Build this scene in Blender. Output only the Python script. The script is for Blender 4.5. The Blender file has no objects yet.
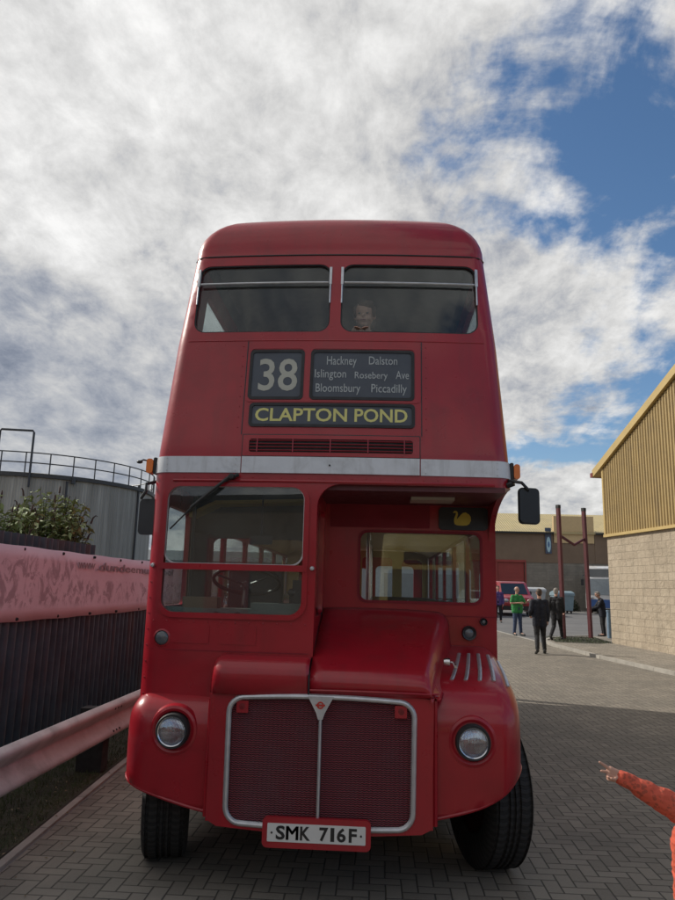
import bpy, bmesh, math, random
from mathutils import Vector, Matrix, geometry
random.seed(7)
R_ = math.radians
PI = math.pi
S = bpy.context.scene
COL = S.collection

# ------------------------------------------------------------------ node helpers
class NT:
    def __init__(s, tree):
        s.t = tree; s.n = tree.nodes; s.l = tree.links
    def node(s, typ, **kw):
        nd = s.n.new(typ)
        for k, v in kw.items(): setattr(nd, k, v)
        return nd
    def put(s, sock, v):
        if isinstance(v, bpy.types.NodeSocket): s.l.new(v, sock)
        elif v is not None: sock.default_value = v
    def m(s, op, a, b=None, c=None, clamp=False):
        nd = s.node('ShaderNodeMath', operation=op, use_clamp=clamp)
        s.put(nd.inputs[0], a)
        if b is not None: s.put(nd.inputs[1], b)
        if c is not None: s.put(nd.inputs[2], c)
        return nd.outputs[0]
    def mixc(s, f, a, b, blend='MIX'):
        nd = s.node('ShaderNodeMix', data_type='RGBA', blend_type=blend)
        s.put(nd.inputs['Factor'], f); s.put(nd.inputs[6], c4(a)); s.put(nd.inputs[7], c4(b))
        return nd.outputs[2]
    def noise(s, vec, scale, detail=4, rough=.55, dist=0):
        nd = s.node('ShaderNodeTexNoise')
        s.put(nd.inputs['Vector'], vec)
        nd.inputs['Scale'].default_value = scale; nd.inputs['Detail'].default_value = detail
        nd.inputs['Roughness'].default_value = rough; nd.inputs['Distortion'].default_value = dist
        return nd.outputs['Fac']
    def smooth(s, v, a, b):
        nd = s.node('ShaderNodeMapRange', interpolation_type='SMOOTHSTEP')
        s.put(nd.inputs['Value'], v); nd.inputs['From Min'].default_value = a; nd.inputs['From Max'].default_value = b
        return nd.outputs['Result']
    def remap(s, v, a, b, c, d):
        nd = s.node('ShaderNodeMapRange')
        s.put(nd.inputs['Value'], v)
        for k, x in zip(('From Min', 'From Max', 'To Min', 'To Max'), (a, b, c, d)): nd.inputs[k].default_value = x
        return nd.outputs['Result']
    def sep(s, v):
        nd = s.node('ShaderNodeSeparateXYZ'); s.put(nd.inputs[0], v); return nd.outputs
    def comb(s, x, y, z):
        nd = s.node('ShaderNodeCombineXYZ'); s.put(nd.inputs[0], x); s.put(nd.inputs[1], y); s.put(nd.inputs[2], z); return nd.outputs[0]
    def mapv(s, v, scale):
        nd = s.node('ShaderNodeMapping'); s.put(nd.inputs['Vector'], v); nd.inputs['Scale'].default_value = scale; return nd.outputs[0]
    def bump(s, h, strength=.3, dist=.01):
        nd = s.node('ShaderNodeBump'); s.put(nd.inputs['Height'], h)
        nd.inputs['Strength'].default_value = strength; nd.inputs['Distance'].default_value = dist
        return nd.outputs[0]

def c4(c):
    if isinstance(c, (tuple, list)) and len(c) == 3: return (*c, 1)
    return c

def newmat(name):
    m = bpy.data.materials.new(name); m.use_nodes = True
    nt = NT(m.node_tree)
    return m, nt, m.node_tree.nodes['Principled BSDF']

def mat(name, col, rough=.5, metal=0, spec=.5, coat=0, var=.12, vscale=6, bump=0, bscale=40, bdist=.005, dirt=None, dirt_amt=0, emit=0, coord='Object'):
    m, nt, b = newmat(name)
    tc = nt.node('ShaderNodeTexCoord').outputs[coord]
    n = nt.noise(tc, vscale, 5, .6)
    lo = tuple(x * (1 - var) for x in col); hi = tuple(min(1, x * (1 + var)) for x in col)
    c = nt.mixc(nt.remap(n, .3, .7, 0, 1), lo, hi)
    if dirt:
        n2 = nt.noise(tc, vscale * .7 + 1.3, 8, .7, .4)
        c = nt.mixc(nt.m('MULTIPLY', nt.smooth(n2, .45, .75), dirt_amt), c, dirt)
    nt.put(b.inputs['Base Color'], c)
    nt.put(b.inputs['Roughness'], nt.remap(nt.noise(tc, vscale * 2.3, 4), .3, .7, max(.02, rough * .85), min(1, rough * 1.15)))
    b.inputs['Metallic'].default_value = metal
    b.inputs['Specular IOR Level'].default_value = spec
    b.inputs['Coat Weight'].default_value = coat
    b.inputs['Coat Roughness'].default_value = .08
    if bump: nt.put(b.inputs['Normal'], nt.bump(nt.noise(tc, bscale, 4, .6), bump, bdist))
    return m

def glassmat(name, tint=(.8, .86, .85), refl=.05, rough=.01, dust_haze=0.0):
    m, nt, b = newmat(name)
    nt.n.remove(b)
    out = nt.n['Material Output']
    tr = nt.node('ShaderNodeBsdfTransparent'); tr.inputs[0].default_value = c4(tint)
    gl = nt.node('ShaderNodeBsdfAnisotropic'); gl.inputs['Color'].default_value = (1, 1, 1, 1); gl.inputs['Roughness'].default_value = rough
    lw = nt.node('ShaderNodeLayerWeight'); lw.inputs[0].default_value = .5
    f = nt.m('MULTIPLY_ADD', nt.m('POWER', lw.outputs['Facing'], 4.0), .9, refl)
    mx = nt.node('ShaderNodeMixShader'); nt.put(mx.inputs[0], f)
    nt.l.new(tr.outputs[0], mx.inputs[1]); nt.l.new(gl.outputs[0], mx.inputs[2])
    last = mx.outputs[0]
    if dust_haze:  # pale diffuse film; on the windscreen it stands for reflected sky
        df = nt.node('ShaderNodeBsdfDiffuse'); df.inputs[0].default_value = (.45, .47, .46, 1)
        tc = nt.node('ShaderNodeTexCoord').outputs['Object']
        d = nt.m('MULTIPLY', nt.remap(nt.noise(tc, 3, 6, .65), .35, .7, .35, 1), dust_haze)
        m2 = nt.node('ShaderNodeMixShader'); nt.put(m2.inputs[0], d)
        nt.l.new(last, m2.inputs[1]); nt.l.new(df.outputs[0], m2.inputs[2]); last = m2.outputs[0]
    nt.l.new(last, out.inputs[0])
    return m

# ------------------------------------------------------------------ mesh helpers
def finish(me, angle=35, smooth=True):
    bm = bmesh.new(); bm.from_mesh(me)
    bmesh.ops.recalc_face_normals(bm, faces=bm.faces)
    for f in bm.faces: f.smooth = smooth
    a = R_(angle)
    for e in bm.edges:
        e.smooth = not (len(e.link_faces) == 2 and e.calc_face_angle(0) > a)
    bm.to_mesh(me); bm.free()

def link(name, me, m=None, parent=None):
    o = bpy.data.objects.new(name, me); COL.objects.link(o)
    if m is not None:
        for x in (m if isinstance(m, (list, tuple)) else [m]): me.materials.append(x)
    if parent: o.parent = parent
    return o

class G:
    """collects closed pieces of ONE mesh"""
    def __init__(s): s.v = []; s.f = []; s.mi = []; s.cur = 0
    def add(s, vs, fs):
        b = len(s.v); s.v += [tuple(v) for v in vs]
        s.f += [tuple(i + b for i in f) for f in fs]; s.mi += [s.cur] * len(fs); return s
    def box(s, x0, y0, z0, x1, y1, z1, M=None):
        vs = [Vector((x, y, z)) for z in (z0, z1) for y in (y0, y1) for x in (x0, x1)]
        if M: vs = [M @ v for v in vs]
        return s.add(vs, [(0, 1, 3, 2), (4, 6, 7, 5), (0, 4, 5, 1), (2, 3, 7, 6), (0, 2, 6, 4), (1, 5, 7, 3)])
    def tube(s, pts, r, n=10, closed=False, r2=None, sq=1.0):
        pts = [Vector(p) for p in pts]; N = len(pts); vs = []; fs = []
        prevx = None
        for i, p in enumerate(pts):
            if closed: t = pts[(i + 1) % N] - pts[i - 1]
            else: t = pts[min(i + 1, N - 1)] - pts[max(i - 1, 0)]
            t.normalize()
            if prevx is None:
                a = Vector((0, 0, 1)) if abs(t.z) < .9 else Vector((1, 0, 0))
                x = t.cross(a).normalized()
            else: x = (prevx - t * prevx.dot(t)).normalized()
            prevx = x; y = t.cross(x)
            rr = r if r2 is None else r + (r2 - r) * i / (N - 1)
            for k in range(n):
                a = 2 * PI * k / n
                vs.append(p + (x * math.cos(a) + y * math.sin(a) * sq) * rr)
        M = N if closed else N - 1
        for i in range(M):
            for k in range(n):
                a = i * n + k; b = i * n + (k + 1) % n; c = ((i + 1) % N) * n + (k + 1) % n; d = ((i + 1) % N) * n + k
                fs.append((a, b, c, d))
        if not closed:
            fs.append(tuple(range(n))[::-1]); fs.append(tuple((N - 1) * n + k for k in range(n)))
        return s.add(vs, fs)
    def lathe(s, prof, c=(0, 0, 0), axis='Y', n=32, M=None):
        """prof: list of (r, h) closed or ending on the axis"""
        vs = []; fs = []; c = Vector(c)
        for (r, h) in prof:
            for k in range(n):
                a = 2 * PI * k / n; ca, sa = r * math.cos(a), r * math.sin(a)
                v = {'Y': Vector((ca, h, sa)), 'Z': Vector((ca, sa, h)), 'X': Vector((h, ca, sa))}[axis]
                if M: v = M @ v
                vs.append(v + c)
        for i in range(len(prof) - 1):
            for k in range(n):
                fs.append((i * n + k, i * n + (k + 1) % n, (i + 1) * n + (k + 1) % n, (i + 1) * n + k))
        if prof[0] != prof[-1]:
            fs.append(tuple(range(n))); fs.append(tuple((len(prof) - 1) * n + k for k in range(n)))
        return s.add(vs, fs)
    def prism(s, poly, fn, h0, h1):
        """poly (a,b) list; fn(a,b,h)->xyz"""
        n = len(poly)
        vs = [fn(a, b, h0) for a, b in poly] + [fn(a, b, h1) for a, b in poly]
        fs = [tuple(range(n))[::-1], tuple(range(n, 2 * n))] + [(i, (i + 1) % n, n + (i + 1) % n, n + i) for i in range(n)]
        return s.add(vs, fs)
    def build(s, name, m=None, parent=None, angle=35, smooth=True):
        me = bpy.data.meshes.new(name); me.from_pydata(s.v, [], s.f)
        me.polygons.foreach_set('material_index', s.mi)
        o = link(name, me, m, parent); finish(me, angle, smooth); return o

def rrect(x0, z0, x1, z1, r, n=6):
    P = []
    for cx, cz, a0 in ((x1 - r, z1 - r, 0), (x0 + r, z1 - r, 90), (x0 + r, z0 + r, 180), (x1 - r, z0 + r, 270)):
        for k in range(n + 1):
            a = R_(a0 + 90 * k / n); P.append((cx + r * math.cos(a), cz + r * math.sin(a)))
    return P

def dens(loop, d):
    out = []
    for i, a in enumerate(loop):
        b = loop[(i + 1) % len(loop)]; L = math.hypot(b[0] - a[0], b[1] - a[1]); k = max(1, int(L / d))
        out += [(a[0] + (b[0] - a[0]) * j / k, a[1] + (b[1] - a[1]) * j / k) for j in range(k)]
    return out

def inside(p, loop):
    x, y = p; c = False; n = len(loop); j = n - 1
    for i in range(n):
        xi, yi = loop[i]; xj, yj = loop[j]
        if (yi > y) != (yj > y) and x < (xj - xi) * (y - yi) / (yj - yi) + xi: c = not c
        j = i
    return c

def near(p, loops, d):
    x, y = p
    for L in loops:
        for i in range(len(L)):
            ax, ay = L[i]; bx, by = L[(i + 1) % len(L)]
            if min(ax, bx) - d > x or max(ax, bx) + d < x or min(ay, by) - d > y or max(ay, by) + d < y: continue
            dx, dy = bx - ax, by - ay; q = dx * dx + dy * dy
            t = 0 if q == 0 else max(0, min(1, ((x - ax) * dx + (y - ay) * dy) / q))
            if math.hypot(ax + dx * t - x, ay + dy * t - y) < d: return True
    return False

def panel(name, outline, holes, fn, th, m, parent, us=None, zs=None, off=0, dstep=.15, angle=35):
    loops = [dens(outline, dstep)] + [dens(h, dstep) for h in holes]
    V = []; E = []
    for L in loops:
        b = len(V); V += [Vector(p) for p in L]; E += [(b + i, b + (i + 1) % len(L)) for i in range(len(L))]
    if us and zs:
        for u in us:
            for z in zs:
                if inside((u, z), loops[0]) and not any(inside((u, z), h) for h in loops[1:]) and not near((u, z), loops, .02):
                    V.append(Vector((u, z)))
    v2, e2, f2 = geometry.delaunay_2d_cdt(V, E, [], 0, 1e-6)[:3]
    tris = []
    for f in f2:
        c = (sum(v2[i][0] for i in f) / len(f), sum(v2[i][1] for i in f) / len(f))
        if inside(c, loops[0]) and not any(inside(c, h) for h in loops[1:]): tris.append(tuple(f))
    n = len(v2)
    vs = [fn(v[0], v[1], off) for v in v2] + [fn(v[0], v[1], off - th) for v in v2]
    fs = [t for t in tris] + [tuple(i + n for i in reversed(t)) for t in tris]
    cnt = {}
    for t in tris:
        for i in range(len(t)):
            a, b = t[i], t[(i + 1) % len(t)]
            k = (min(a, b), max(a, b)); cnt.setdefault(k, []).append((a, b))
    for k, l in cnt.items():
        if len(l) == 1:
            a, b = l[0]; fs.append((b, a, a + n, b + n))
    used = sorted({i for f in fs for i in f}); mp = {o: i for i, o in enumerate(used)}
    me = bpy.data.meshes.new(name); me.from_pydata([tuple(vs[i]) for i in used], [], [tuple(mp[i] for i in f) for f in fs])
    o = link(name, me, m, parent); finish(me, angle); return o

DG = lambda: bpy.context.evaluated_depsgraph_get()
def text_mesh(txt, bold=0.0, spacing=1.0):
    cu = bpy.data.curves.new('t', 'FONT'); cu.body = txt; cu.offset = bold; cu.space_character = spacing; cu.resolution_u = 3
    o = bpy.data.objects.new('t', cu); COL.objects.link(o)
    me = bpy.data.meshes.new_from_object(o.evaluated_get(DG())); bpy.data.objects.remove(o); bpy.data.curves.remove(cu)
    return me
def lettering(name, items, fn, m, parent, off=0.0, th=.0015):
    """items: (text, x0, z0, x1, z1, bold); fitted to the box, laid on fn(u,z,off); raised by th"""
    g = G()
    for (txt, x0, z0, x1, z1, bold) in items:
        me = text_mesh(txt, bold)
        xs = [v.co.x for v in me.vertices]; ys = [v.co.y for v in me.vertices]
        ax, bx = min(xs), max(xs); ay, by = min(ys), max(ys)
        P = [(x0 + (v.co.x - ax) / (bx - ax) * (x1 - x0), z0 + (v.co.y - ay) / (by - ay) * (z1 - z0)) for v in me.vertices]
        n = len(P); F = [tuple(p.vertices) for p in me.polygons]
        vs = [fn(a, b, off + th) for a, b in P] + [fn(a, b, off) for a, b in P]
        fs = F + [tuple(i + n for i in reversed(f)) for f in F]
        cnt = {}
        for t in F:
            for i in range(len(t)):
                a, b = t[i], t[(i + 1) % len(t)]; cnt.setdefault((min(a, b), max(a, b)), []).append((a, b))
        fs += [(b, a, a + n, b + n) for l in cnt.values() if len(l) == 1 for a, b in l]
        g.add(vs, fs); bpy.data.meshes.remove(me)
    me = bpy.data.meshes.new(name); me.from_pydata(g.v, [], g.f); me.update()
    return link(name, me, m, parent)

def tag(o, label=None, cat=None, group=None, kind=None):
    if label: o['label'] = label
    if cat: o['category'] = cat
    if group: o['group'] = group
    if kind: o['kind'] = kind
    return o
def empty(name, loc=(0, 0, 0), rz=0, label=None, cat=None, group=None):
    o = bpy.data.objects.new(name, None); COL.objects.link(o); o.location = loc; o.rotation_euler = (0, 0, rz); o.empty_display_size = .2
    return tag(o, label, cat, group)

def remesh(g, voxel, smooth_it=2):
    me = bpy.data.meshes.new('tmp'); me.from_pydata(g.v, [], g.f)
    bm = bmesh.new(); bm.from_mesh(me); bmesh.ops.recalc_face_normals(bm, faces=bm.faces); bm.to_mesh(me); bm.free()
    o = bpy.data.objects.new('tmp', me); COL.objects.link(o)
    md = o.modifiers.new('r', 'REMESH'); md.mode = 'VOXEL'; md.voxel_size = voxel; md.use_smooth_shade = True
    if smooth_it:
        s2 = o.modifiers.new('s', 'SMOOTH'); s2.factor = .5; s2.iterations = smooth_it
    out = bpy.data.meshes.new_from_object(o.evaluated_get(DG())); bpy.data.objects.remove(o); bpy.data.meshes.remove(me)
    for p in out.polygons: p.use_smooth = True
    return out

def capsule(g, p, q, r1, r2, n=14):
    p, q = Vector(p), Vector(q); d = q - p; L = d.length
    if L < 1e-6: d = Vector((0, 0, 1)); L = 1e-6
    M = d.normalized().to_track_quat('Z', 'Y').to_matrix()
    prof = []
    for k in range(6): a = -PI / 2 + (k + .15) / 6 * PI / 2; prof.append((r1 * math.cos(a), r1 * math.sin(a)))
    for k in range(6): a = (k + .85) / 6 * PI / 2; prof.append((r2 * math.cos(a), L + r2 * math.sin(a)))
    g.lathe(prof, p, 'Z', n, M)
def ell(g, c, rx, ry, rz, M=None, n=16):
    vs = []; fs = []; c = Vector(c); m = 10
    for i in range(m + 1):
        a = -PI / 2 + PI * (i + .02) / (m + .04)
        for k in range(n):
            b = 2 * PI * k / n; v = Vector((rx * math.cos(a) * math.cos(b), ry * math.cos(a) * math.sin(b), rz * math.sin(a)))
            if M: v = M @ v
            vs.append(v + c)
    for i in range(m):
        for k in range(n): fs.append((i * n + k, i * n + (k + 1) % n, (i + 1) * n + (k + 1) % n, (i + 1) * n + k))
    fs.append(tuple(range(n))[::-1]); fs.append(tuple(m * n + k for k in range(n)))
    g.add(vs, fs)

from mathutils import noise as mno
def wrinkle(me, amp, fr):
    nn = [v.normal.copy() for v in me.vertices]
    for v, n_ in zip(me.vertices, nn):
        q = Vector((v.co.x * fr, v.co.y * fr, v.co.z * fr * 1.9)); a = mno.noise(q) + .5 * mno.noise(q * 2.3 + Vector((5, 1, 2)))
        v.co += n_ * amp * (1 - 2 * abs(a))
    return me
def gz(y): return .0165 * min(max(0, y - 6), 40)

# ------------------------------------------------------------------ materials
RED = mat('red_bus_paint', (.34, .011, .021), .31, spec=.4, coat=.35, var=.08, vscale=2.2, bump=.16, bscale=2.6, bdist=.03, dirt=(.16, .012, .016), dirt_amt=.35)
REDM = mat('matt_red_paint', (.22, .012, .022), .55, spec=.3, var=.12, vscale=5)
BAND = mat('pale_grey_band', (.66, .69, .73), .38, var=.06, vscale=4, dirt=(.3, .3, .3), dirt_amt=.5)
CREAM = mat('cream_lining', (.50, .38, .12), .45, var=.05)
LININGR = mat('burgundy_lining', (.10, .02, .025), .5)
LINING = mat('dark_green_lining', (.07, .085, .08), .55)
BLACK = mat('black_rubber', (.018, .018, .02), .6, var=.2)
BLACKP = mat('black_plastic', (.016, .017, .019), .42, var=.2)
CHROME = mat('bright_metal', (.58, .58, .60), .24, metal=1, var=.08)
ALU = mat('satin_aluminium', (.55, .56, .58), .42, metal=.75, var=.12, vscale=14, dirt=(.25, .25, .25), dirt_amt=.3)
GLASS = glassmat('window_glass', (.90, .935, .93), .05)
GLASSD = glassmat('front_window_glass', (.86, .90, .90), .035, dust_haze=.035)
GLASSC = glassmat('windscreen_glass', (.90, .935, .93), .05, dust_haze=.05)  # film paints the reflected sky haze into the cab panes
LENS = glassmat('lamp_lens', (.9, .93, .96), .10, .05)
AMBER = mat('amber_lens', (.75, .17, .01), .25, var=.08, coat=.3)
MOQ = mat('seat_moquette', (.10, .03, .03), .85, var=.5, vscale=30)
BLIND = mat('blind_cloth', (.06, .072, .092), .5, var=.1)
BLINDG = mat('pale_letters', (.42, .42, .36), .6, var=.08)
BLINDT = mat('fine_letters', (.40, .43, .43), .6, var=.15, vscale=60)
YEL = mat('yellow_letters', (.66, .62, .22), .6, var=.1)
WHITEP = mat('number_plate_white', (.62, .62, .60), .4, var=.05)
TYRE = mat('tyre_rubber', (.022, .022, .023), .75, var=.3, vscale=20, bump=.4, bscale=60)
RIM = mat('dark_wheel', (.04, .012, .012), .4)
UNDER = mat('dark_chassis', (.02, .02, .02), .7)

# tyre tread: sipes across the tread
m, nt, b = newmat('tyre_tread')
tc = nt.node('ShaderNodeTexCoord').outputs['Object']; x, y, z = nt.sep(tc)
ang = nt.m('ARCTAN2', z, y)
zig = nt.m('ADD', nt.m('MULTIPLY', ang, 66.0), nt.m('MULTIPLY', nt.m('PINGPONG', nt.m('MULTIPLY', x, 26), 1.0), 1.2))
gr = nt.smooth(nt.m('SINE', zig), -.2, .35)
nt.put(b.inputs['Base Color'], nt.mixc(gr, (.014, .014, .014), (.026, .025, .025)))
b.inputs['Roughness'].default_value = .8
nt.put(b.inputs['Normal'], nt.bump(gr, .6, .006)); TREAD = m

# radiator mesh: expanded metal
m, nt, b = newmat('radiator_mesh')
tc = nt.node('ShaderNodeTexCoord').outputs['Object']; x, y, z = nt.sep(tc)
w = nt.m('ADD', nt.m('MULTIPLY', z, 2 * PI / .0125), nt.m('MULTIPLY', nt.m('SINE', nt.m('MULTIPLY', x, 2 * PI / .026)), 1.1))
sv = nt.m('SINE', w)
nz = nt.noise(tc, 5, 5, .6)
col = nt.mixc(nt.smooth(sv, -.5, .6), (.04, .010, .015), (.27, .034, .05))
col = nt.mixc(nt.m('MULTIPLY', nt.smooth(nz, .45, .7), .5), col, (.12, .04, .052))
nt.put(b.inputs['Base Color'], col); b.inputs['Roughness'].default_value = .5
nt.put(b.inputs['Normal'], nt.bump(sv, .9, .006)); MESHM = m

# herringbone block paving
def herringbone(name, L, dark=1.0):
    m, nt, b = newmat(name)
    tc = nt.node('ShaderNodeTexCoord').outputs['Object']
    wob = nt.noise(tc, 2.0, 2)
    x, y, z = nt.sep(tc)
    u = nt.m('ADD', nt.m('DIVIDE', x, L), nt.m('MULTIPLY', nt.m('SUBTRACT', wob, .5), .15)); v = nt.m('ADD', nt.m('DIVIDE', y, L), 4000.0)
    u = nt.m('ADD', u, 4000.0)
    i = nt.m('FLOOR', u); j = nt.m('FLOOR', v); fu = nt.m('FRACT', u); fv = nt.m('FRACT', v)
    k = nt.m('MODULO', nt.m('ADD', nt.m('SUBTRACT', i, j), 40000.0), 4.0)
    def eq(c): return nt.m('COMPARE', k, float(c), .1)
    e0, e1, e2, e3 = eq(0), eq(1), eq(2), eq(3)
    dl = nt.m('ADD', fu, nt.m('MULTIPLY', e1, 9.)); dr = nt.m('ADD', nt.m('SUBTRACT', 1., fu), nt.m('MULTIPLY', e0, 9.))
    db = nt.m('ADD', fv, nt.m('MULTIPLY', e2, 9.)); dt = nt.m('ADD', nt.m('SUBTRACT', 1., fv), nt.m('MULTIPLY', e3, 9.))
    d = nt.m('MINIMUM', nt.m('MINIMUM', dl, dr), nt.m('MINIMUM', db, dt))
    idx = nt.m('SUBTRACT', i, e1); idy = nt.m('SUBTRACT', j, e2)
    wn = nt.node('ShaderNodeTexWhiteNoise', noise_dimensions='2D'); nt.put(wn.inputs['Vector'], nt.comb(idx, idy, 0.))
    rnd = wn.outputs['Value']
    fine = nt.noise(tc, 60, 5, .7); big = nt.noise(tc, .55, 5, .65, .5)
    base = nt.mixc(rnd, (.120 * dark, .106 * dark, .088 * dark), (.178 * dark, .157 * dark, .130 * dark))
    base = nt.mixc(nt.m('MULTIPLY', nt.remap(fine, .3, .75, 0, 1), .35), base, (.22 * dark, .20 * dark, .165 * dark))
    base = nt.mixc(nt.m('MULTIPLY', nt.smooth(big, .42, .7), .45), base, (.085 * dark, .080 * dark, .070 * dark))
    spots = nt.smooth(nt.noise(tc, 2.3, 5, .6, 1.0), .60, .72)
    base = nt.mixc(nt.m('MULTIPLY', spots, .35), base, (.05, .05, .05))
    jn = nt.smooth(d, .02, .075)
    col = nt.mixc(jn, (.072, .066, .056), base)
    nt.put(b.inputs['Base Color'], col); b.inputs['Roughness'].default_value = .85; b.inputs['Specular IOR Level'].default_value = .3
    h = nt.m('ADD', nt.m('ADD', nt.m('MULTIPLY', jn, 1.0), nt.m('MULTIPLY', fine, .25)), nt.m('MULTIPLY', rnd, .35))
    nt.put(b.inputs['Normal'], nt.bump(h, .7, .006))
    return m
PAVER = herringbone('block_paving', .100, 1.42)
PAVEW = herringbone('pale_paving', .13, 1.7)
ASPH = mat('asphalt', (.135, .132, .13), .9, var=.2, vscale=.6, bump=.5, bscale=80, dirt=(.17, .16, .15), dirt_amt=.6)
SOIL = mat('grassy_soil', (.045, .042, .026), .95, var=.5, vscale=5, bump=.8, bscale=30, bdist=.03, dirt=(.03, .045, .015), dirt_amt=.8)
KERB = mat('concrete_kerb', (.32, .30, .265), .85, var=.2, vscale=3, bump=.4, bscale=50)
GRASS = mat('grass_blades', (.05, .07, .022), .7, var=.5, vscale=3)
DRY = mat('dry_leaves', (.22, .17, .10), .8, var=.5, vscale=9)

# ------------------------------------------------------------------ camera
cam = bpy.data.cameras.new('camera'); co = bpy.data.objects.new('camera', cam); COL.objects.link(co)
cam.sensor_fit = 'VERTICAL'; cam.sensor_height = 24; cam.lens = 24 * 715 / 900; cam.clip_start = .05; cam.clip_end = 4000
p_, y_, r_ = R_(11.04), R_(3.35), R_(1.48)
f = Vector((-math.sin(y_) * math.cos(p_), math.cos(y_) * math.cos(p_), math.sin(p_)))
r = Vector((math.cos(y_), math.sin(y_), 0)); u = r.cross(f)
r2 = math.cos(r_) * r + math.sin(r_) * u; u2 = -math.sin(r_) * r + math.cos(r_) * u
Mx = Matrix((r2, u2, -f)).transposed().to_4x4(); Mx.translation = Vector((.32, -4.6, 1.8))
co.matrix_world = Mx; S.camera = co

# ------------------------------------------------------------------ light
SUN_EL = 35.4
to_sun = Vector((-.935 * math.cos(R_(SUN_EL)), .355 * math.cos(R_(SUN_EL)), math.sin(R_(SUN_EL))))
sl = bpy.data.lights.new('sun', 'SUN'); sl.energy = 3.3; sl.angle = R_(.6); sl.color = (1, .94, .84)
so = bpy.data.objects.new('sun', sl); COL.objects.link(so); so.rotation_euler = to_sun.to_track_quat('Z', 'Y').to_euler()
wd = bpy.data.worlds.new('World'); S.world = wd; wd.use_nodes = True
nt = NT(wd.node_tree); nt.n.clear()
out = nt.node('ShaderNodeOutputWorld')
sky = nt.node('ShaderNodeTexSky', sky_type='NISHITA'); sky.sun_disc = False
sky.sun_elevation = R_(SUN_EL); sky.sun_rotation = math.atan2(to_sun.x, to_sun.y); sky.air_density = 1.0; sky.dust_density = .6; sky.ozone_density = 2.0
bg1 = nt.node('ShaderNodeBackground'); hs = nt.node('ShaderNodeHueSaturation'); hs.inputs['Saturation'].default_value = 1.15; nt.l.new(sky.outputs[0], hs.inputs['Color']); nt.l.new(hs.outputs[0], bg1.inputs[0]); bg1.inputs[1].default_value = .105
tc = nt.node('ShaderNodeTexCoord').outputs['Generated']
x, y, z = nt.sep(tc)
zz = nt.m('ADD', nt.m('MAXIMUM', z, 0.0), .30)
px = nt.m('DIVIDE', x, zz); py = nt.m('DIVIDE', y, zz)
P = nt.comb(px, py, 9.1)
hx = nt.m('DIVIDE', x, nt.m('ADD', nt.m('SQRT', nt.m('ADD', nt.m('MULTIPLY', x, x), nt.m('MULTIPLY', y, y))), .001))
n1 = nt.noise(nt.mapv(P, (.85, 1.15, 1)), 2.1, 14, .58, .28)
n2 = nt.noise(nt.mapv(P, (1.4, .8, 1)), 5.0, 12, .60, .3)
dens_ = nt.m('ADD', nt.m('MULTIPLY', n1, .68), nt.m('MULTIPLY', n2, .32))
bias = nt.remap(hx, .03, .36, .14, -.070)
cover = nt.m('ADD', nt.m('ADD', dens_, bias), nt.m('MULTIPLY', nt.smooth(nt.m('SUBTRACT', .20, z), 0, .16), .10))
mask = nt.smooth(cover, .43, .53)
n3 = nt.noise(P, 1.3, 6, .55, .2); n4 = nt.noise(nt.mapv(P, (1.2, .9, 1)), 4.6, 12, .62, .35)
n5 = nt.noise(nt.mapv(P, (1.15, .8, 1)), 12.0, 12, .68, .25)
shade = nt.m('ADD', nt.m('ADD', nt.m('MULTIPLY', n3, .26), nt.m('MULTIPLY', n5, .24)), nt.m('ADD', nt.m('MULTIPLY', n4, .30), nt.m('MULTIPLY', n1, .20)))
lowleft = nt.m('MULTIPLY', nt.m('MULTIPLY', nt.smooth(nt.m('SUBTRACT', .44, z), 0, .22), nt.smooth(z, .02, .14)), nt.smooth(nt.m('SUBTRACT', .12, hx), 0, .5))   # heavier cloud low on that side
br = nt.remap(shade, .40, .60, .38, 1.0)
br = nt.m('MULTIPLY', br, nt.m('SUBTRACT', 1.0, nt.m('MULTIPLY', lowleft, .38)))
br = nt.m('MAXIMUM', nt.m('MINIMUM', br, .92), .16)
glow = nt.smooth(nt.m('ADD', nt.m('MULTIPLY', x, -.62), nt.m('ADD', nt.m('MULTIPLY', y, .30), nt.m('MULTIPLY', z, .62))), .55, 1.0)
br = nt.m('ADD', nt.m('MULTIPLY', br, .90), nt.m('MULTIPLY', glow, .10))
ccol = nt.mixc(nt.smooth(br, .15, .62), (.66, .76, 1.0), (1.0, .99, .97))
bg2 = nt.node('ShaderNodeBackground'); nt.put(bg2.inputs[0], ccol); nt.put(bg2.inputs[1], br)
mx = nt.node('ShaderNodeMixShader'); nt.put(mx.inputs[0], nt.m('MULTIPLY', mask, .96))
nt.l.new(bg1.outputs[0], mx.inputs[1]); nt.l.new(bg2.outputs[0], mx.inputs[2]); nt.l.new(mx.outputs[0], out.inputs[0])
S.view_settings.view_transform = 'Standard'; S.view_settings.look = 'None'; S.view_settings.exposure = .18; S.view_settings.gamma = 1

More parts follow.
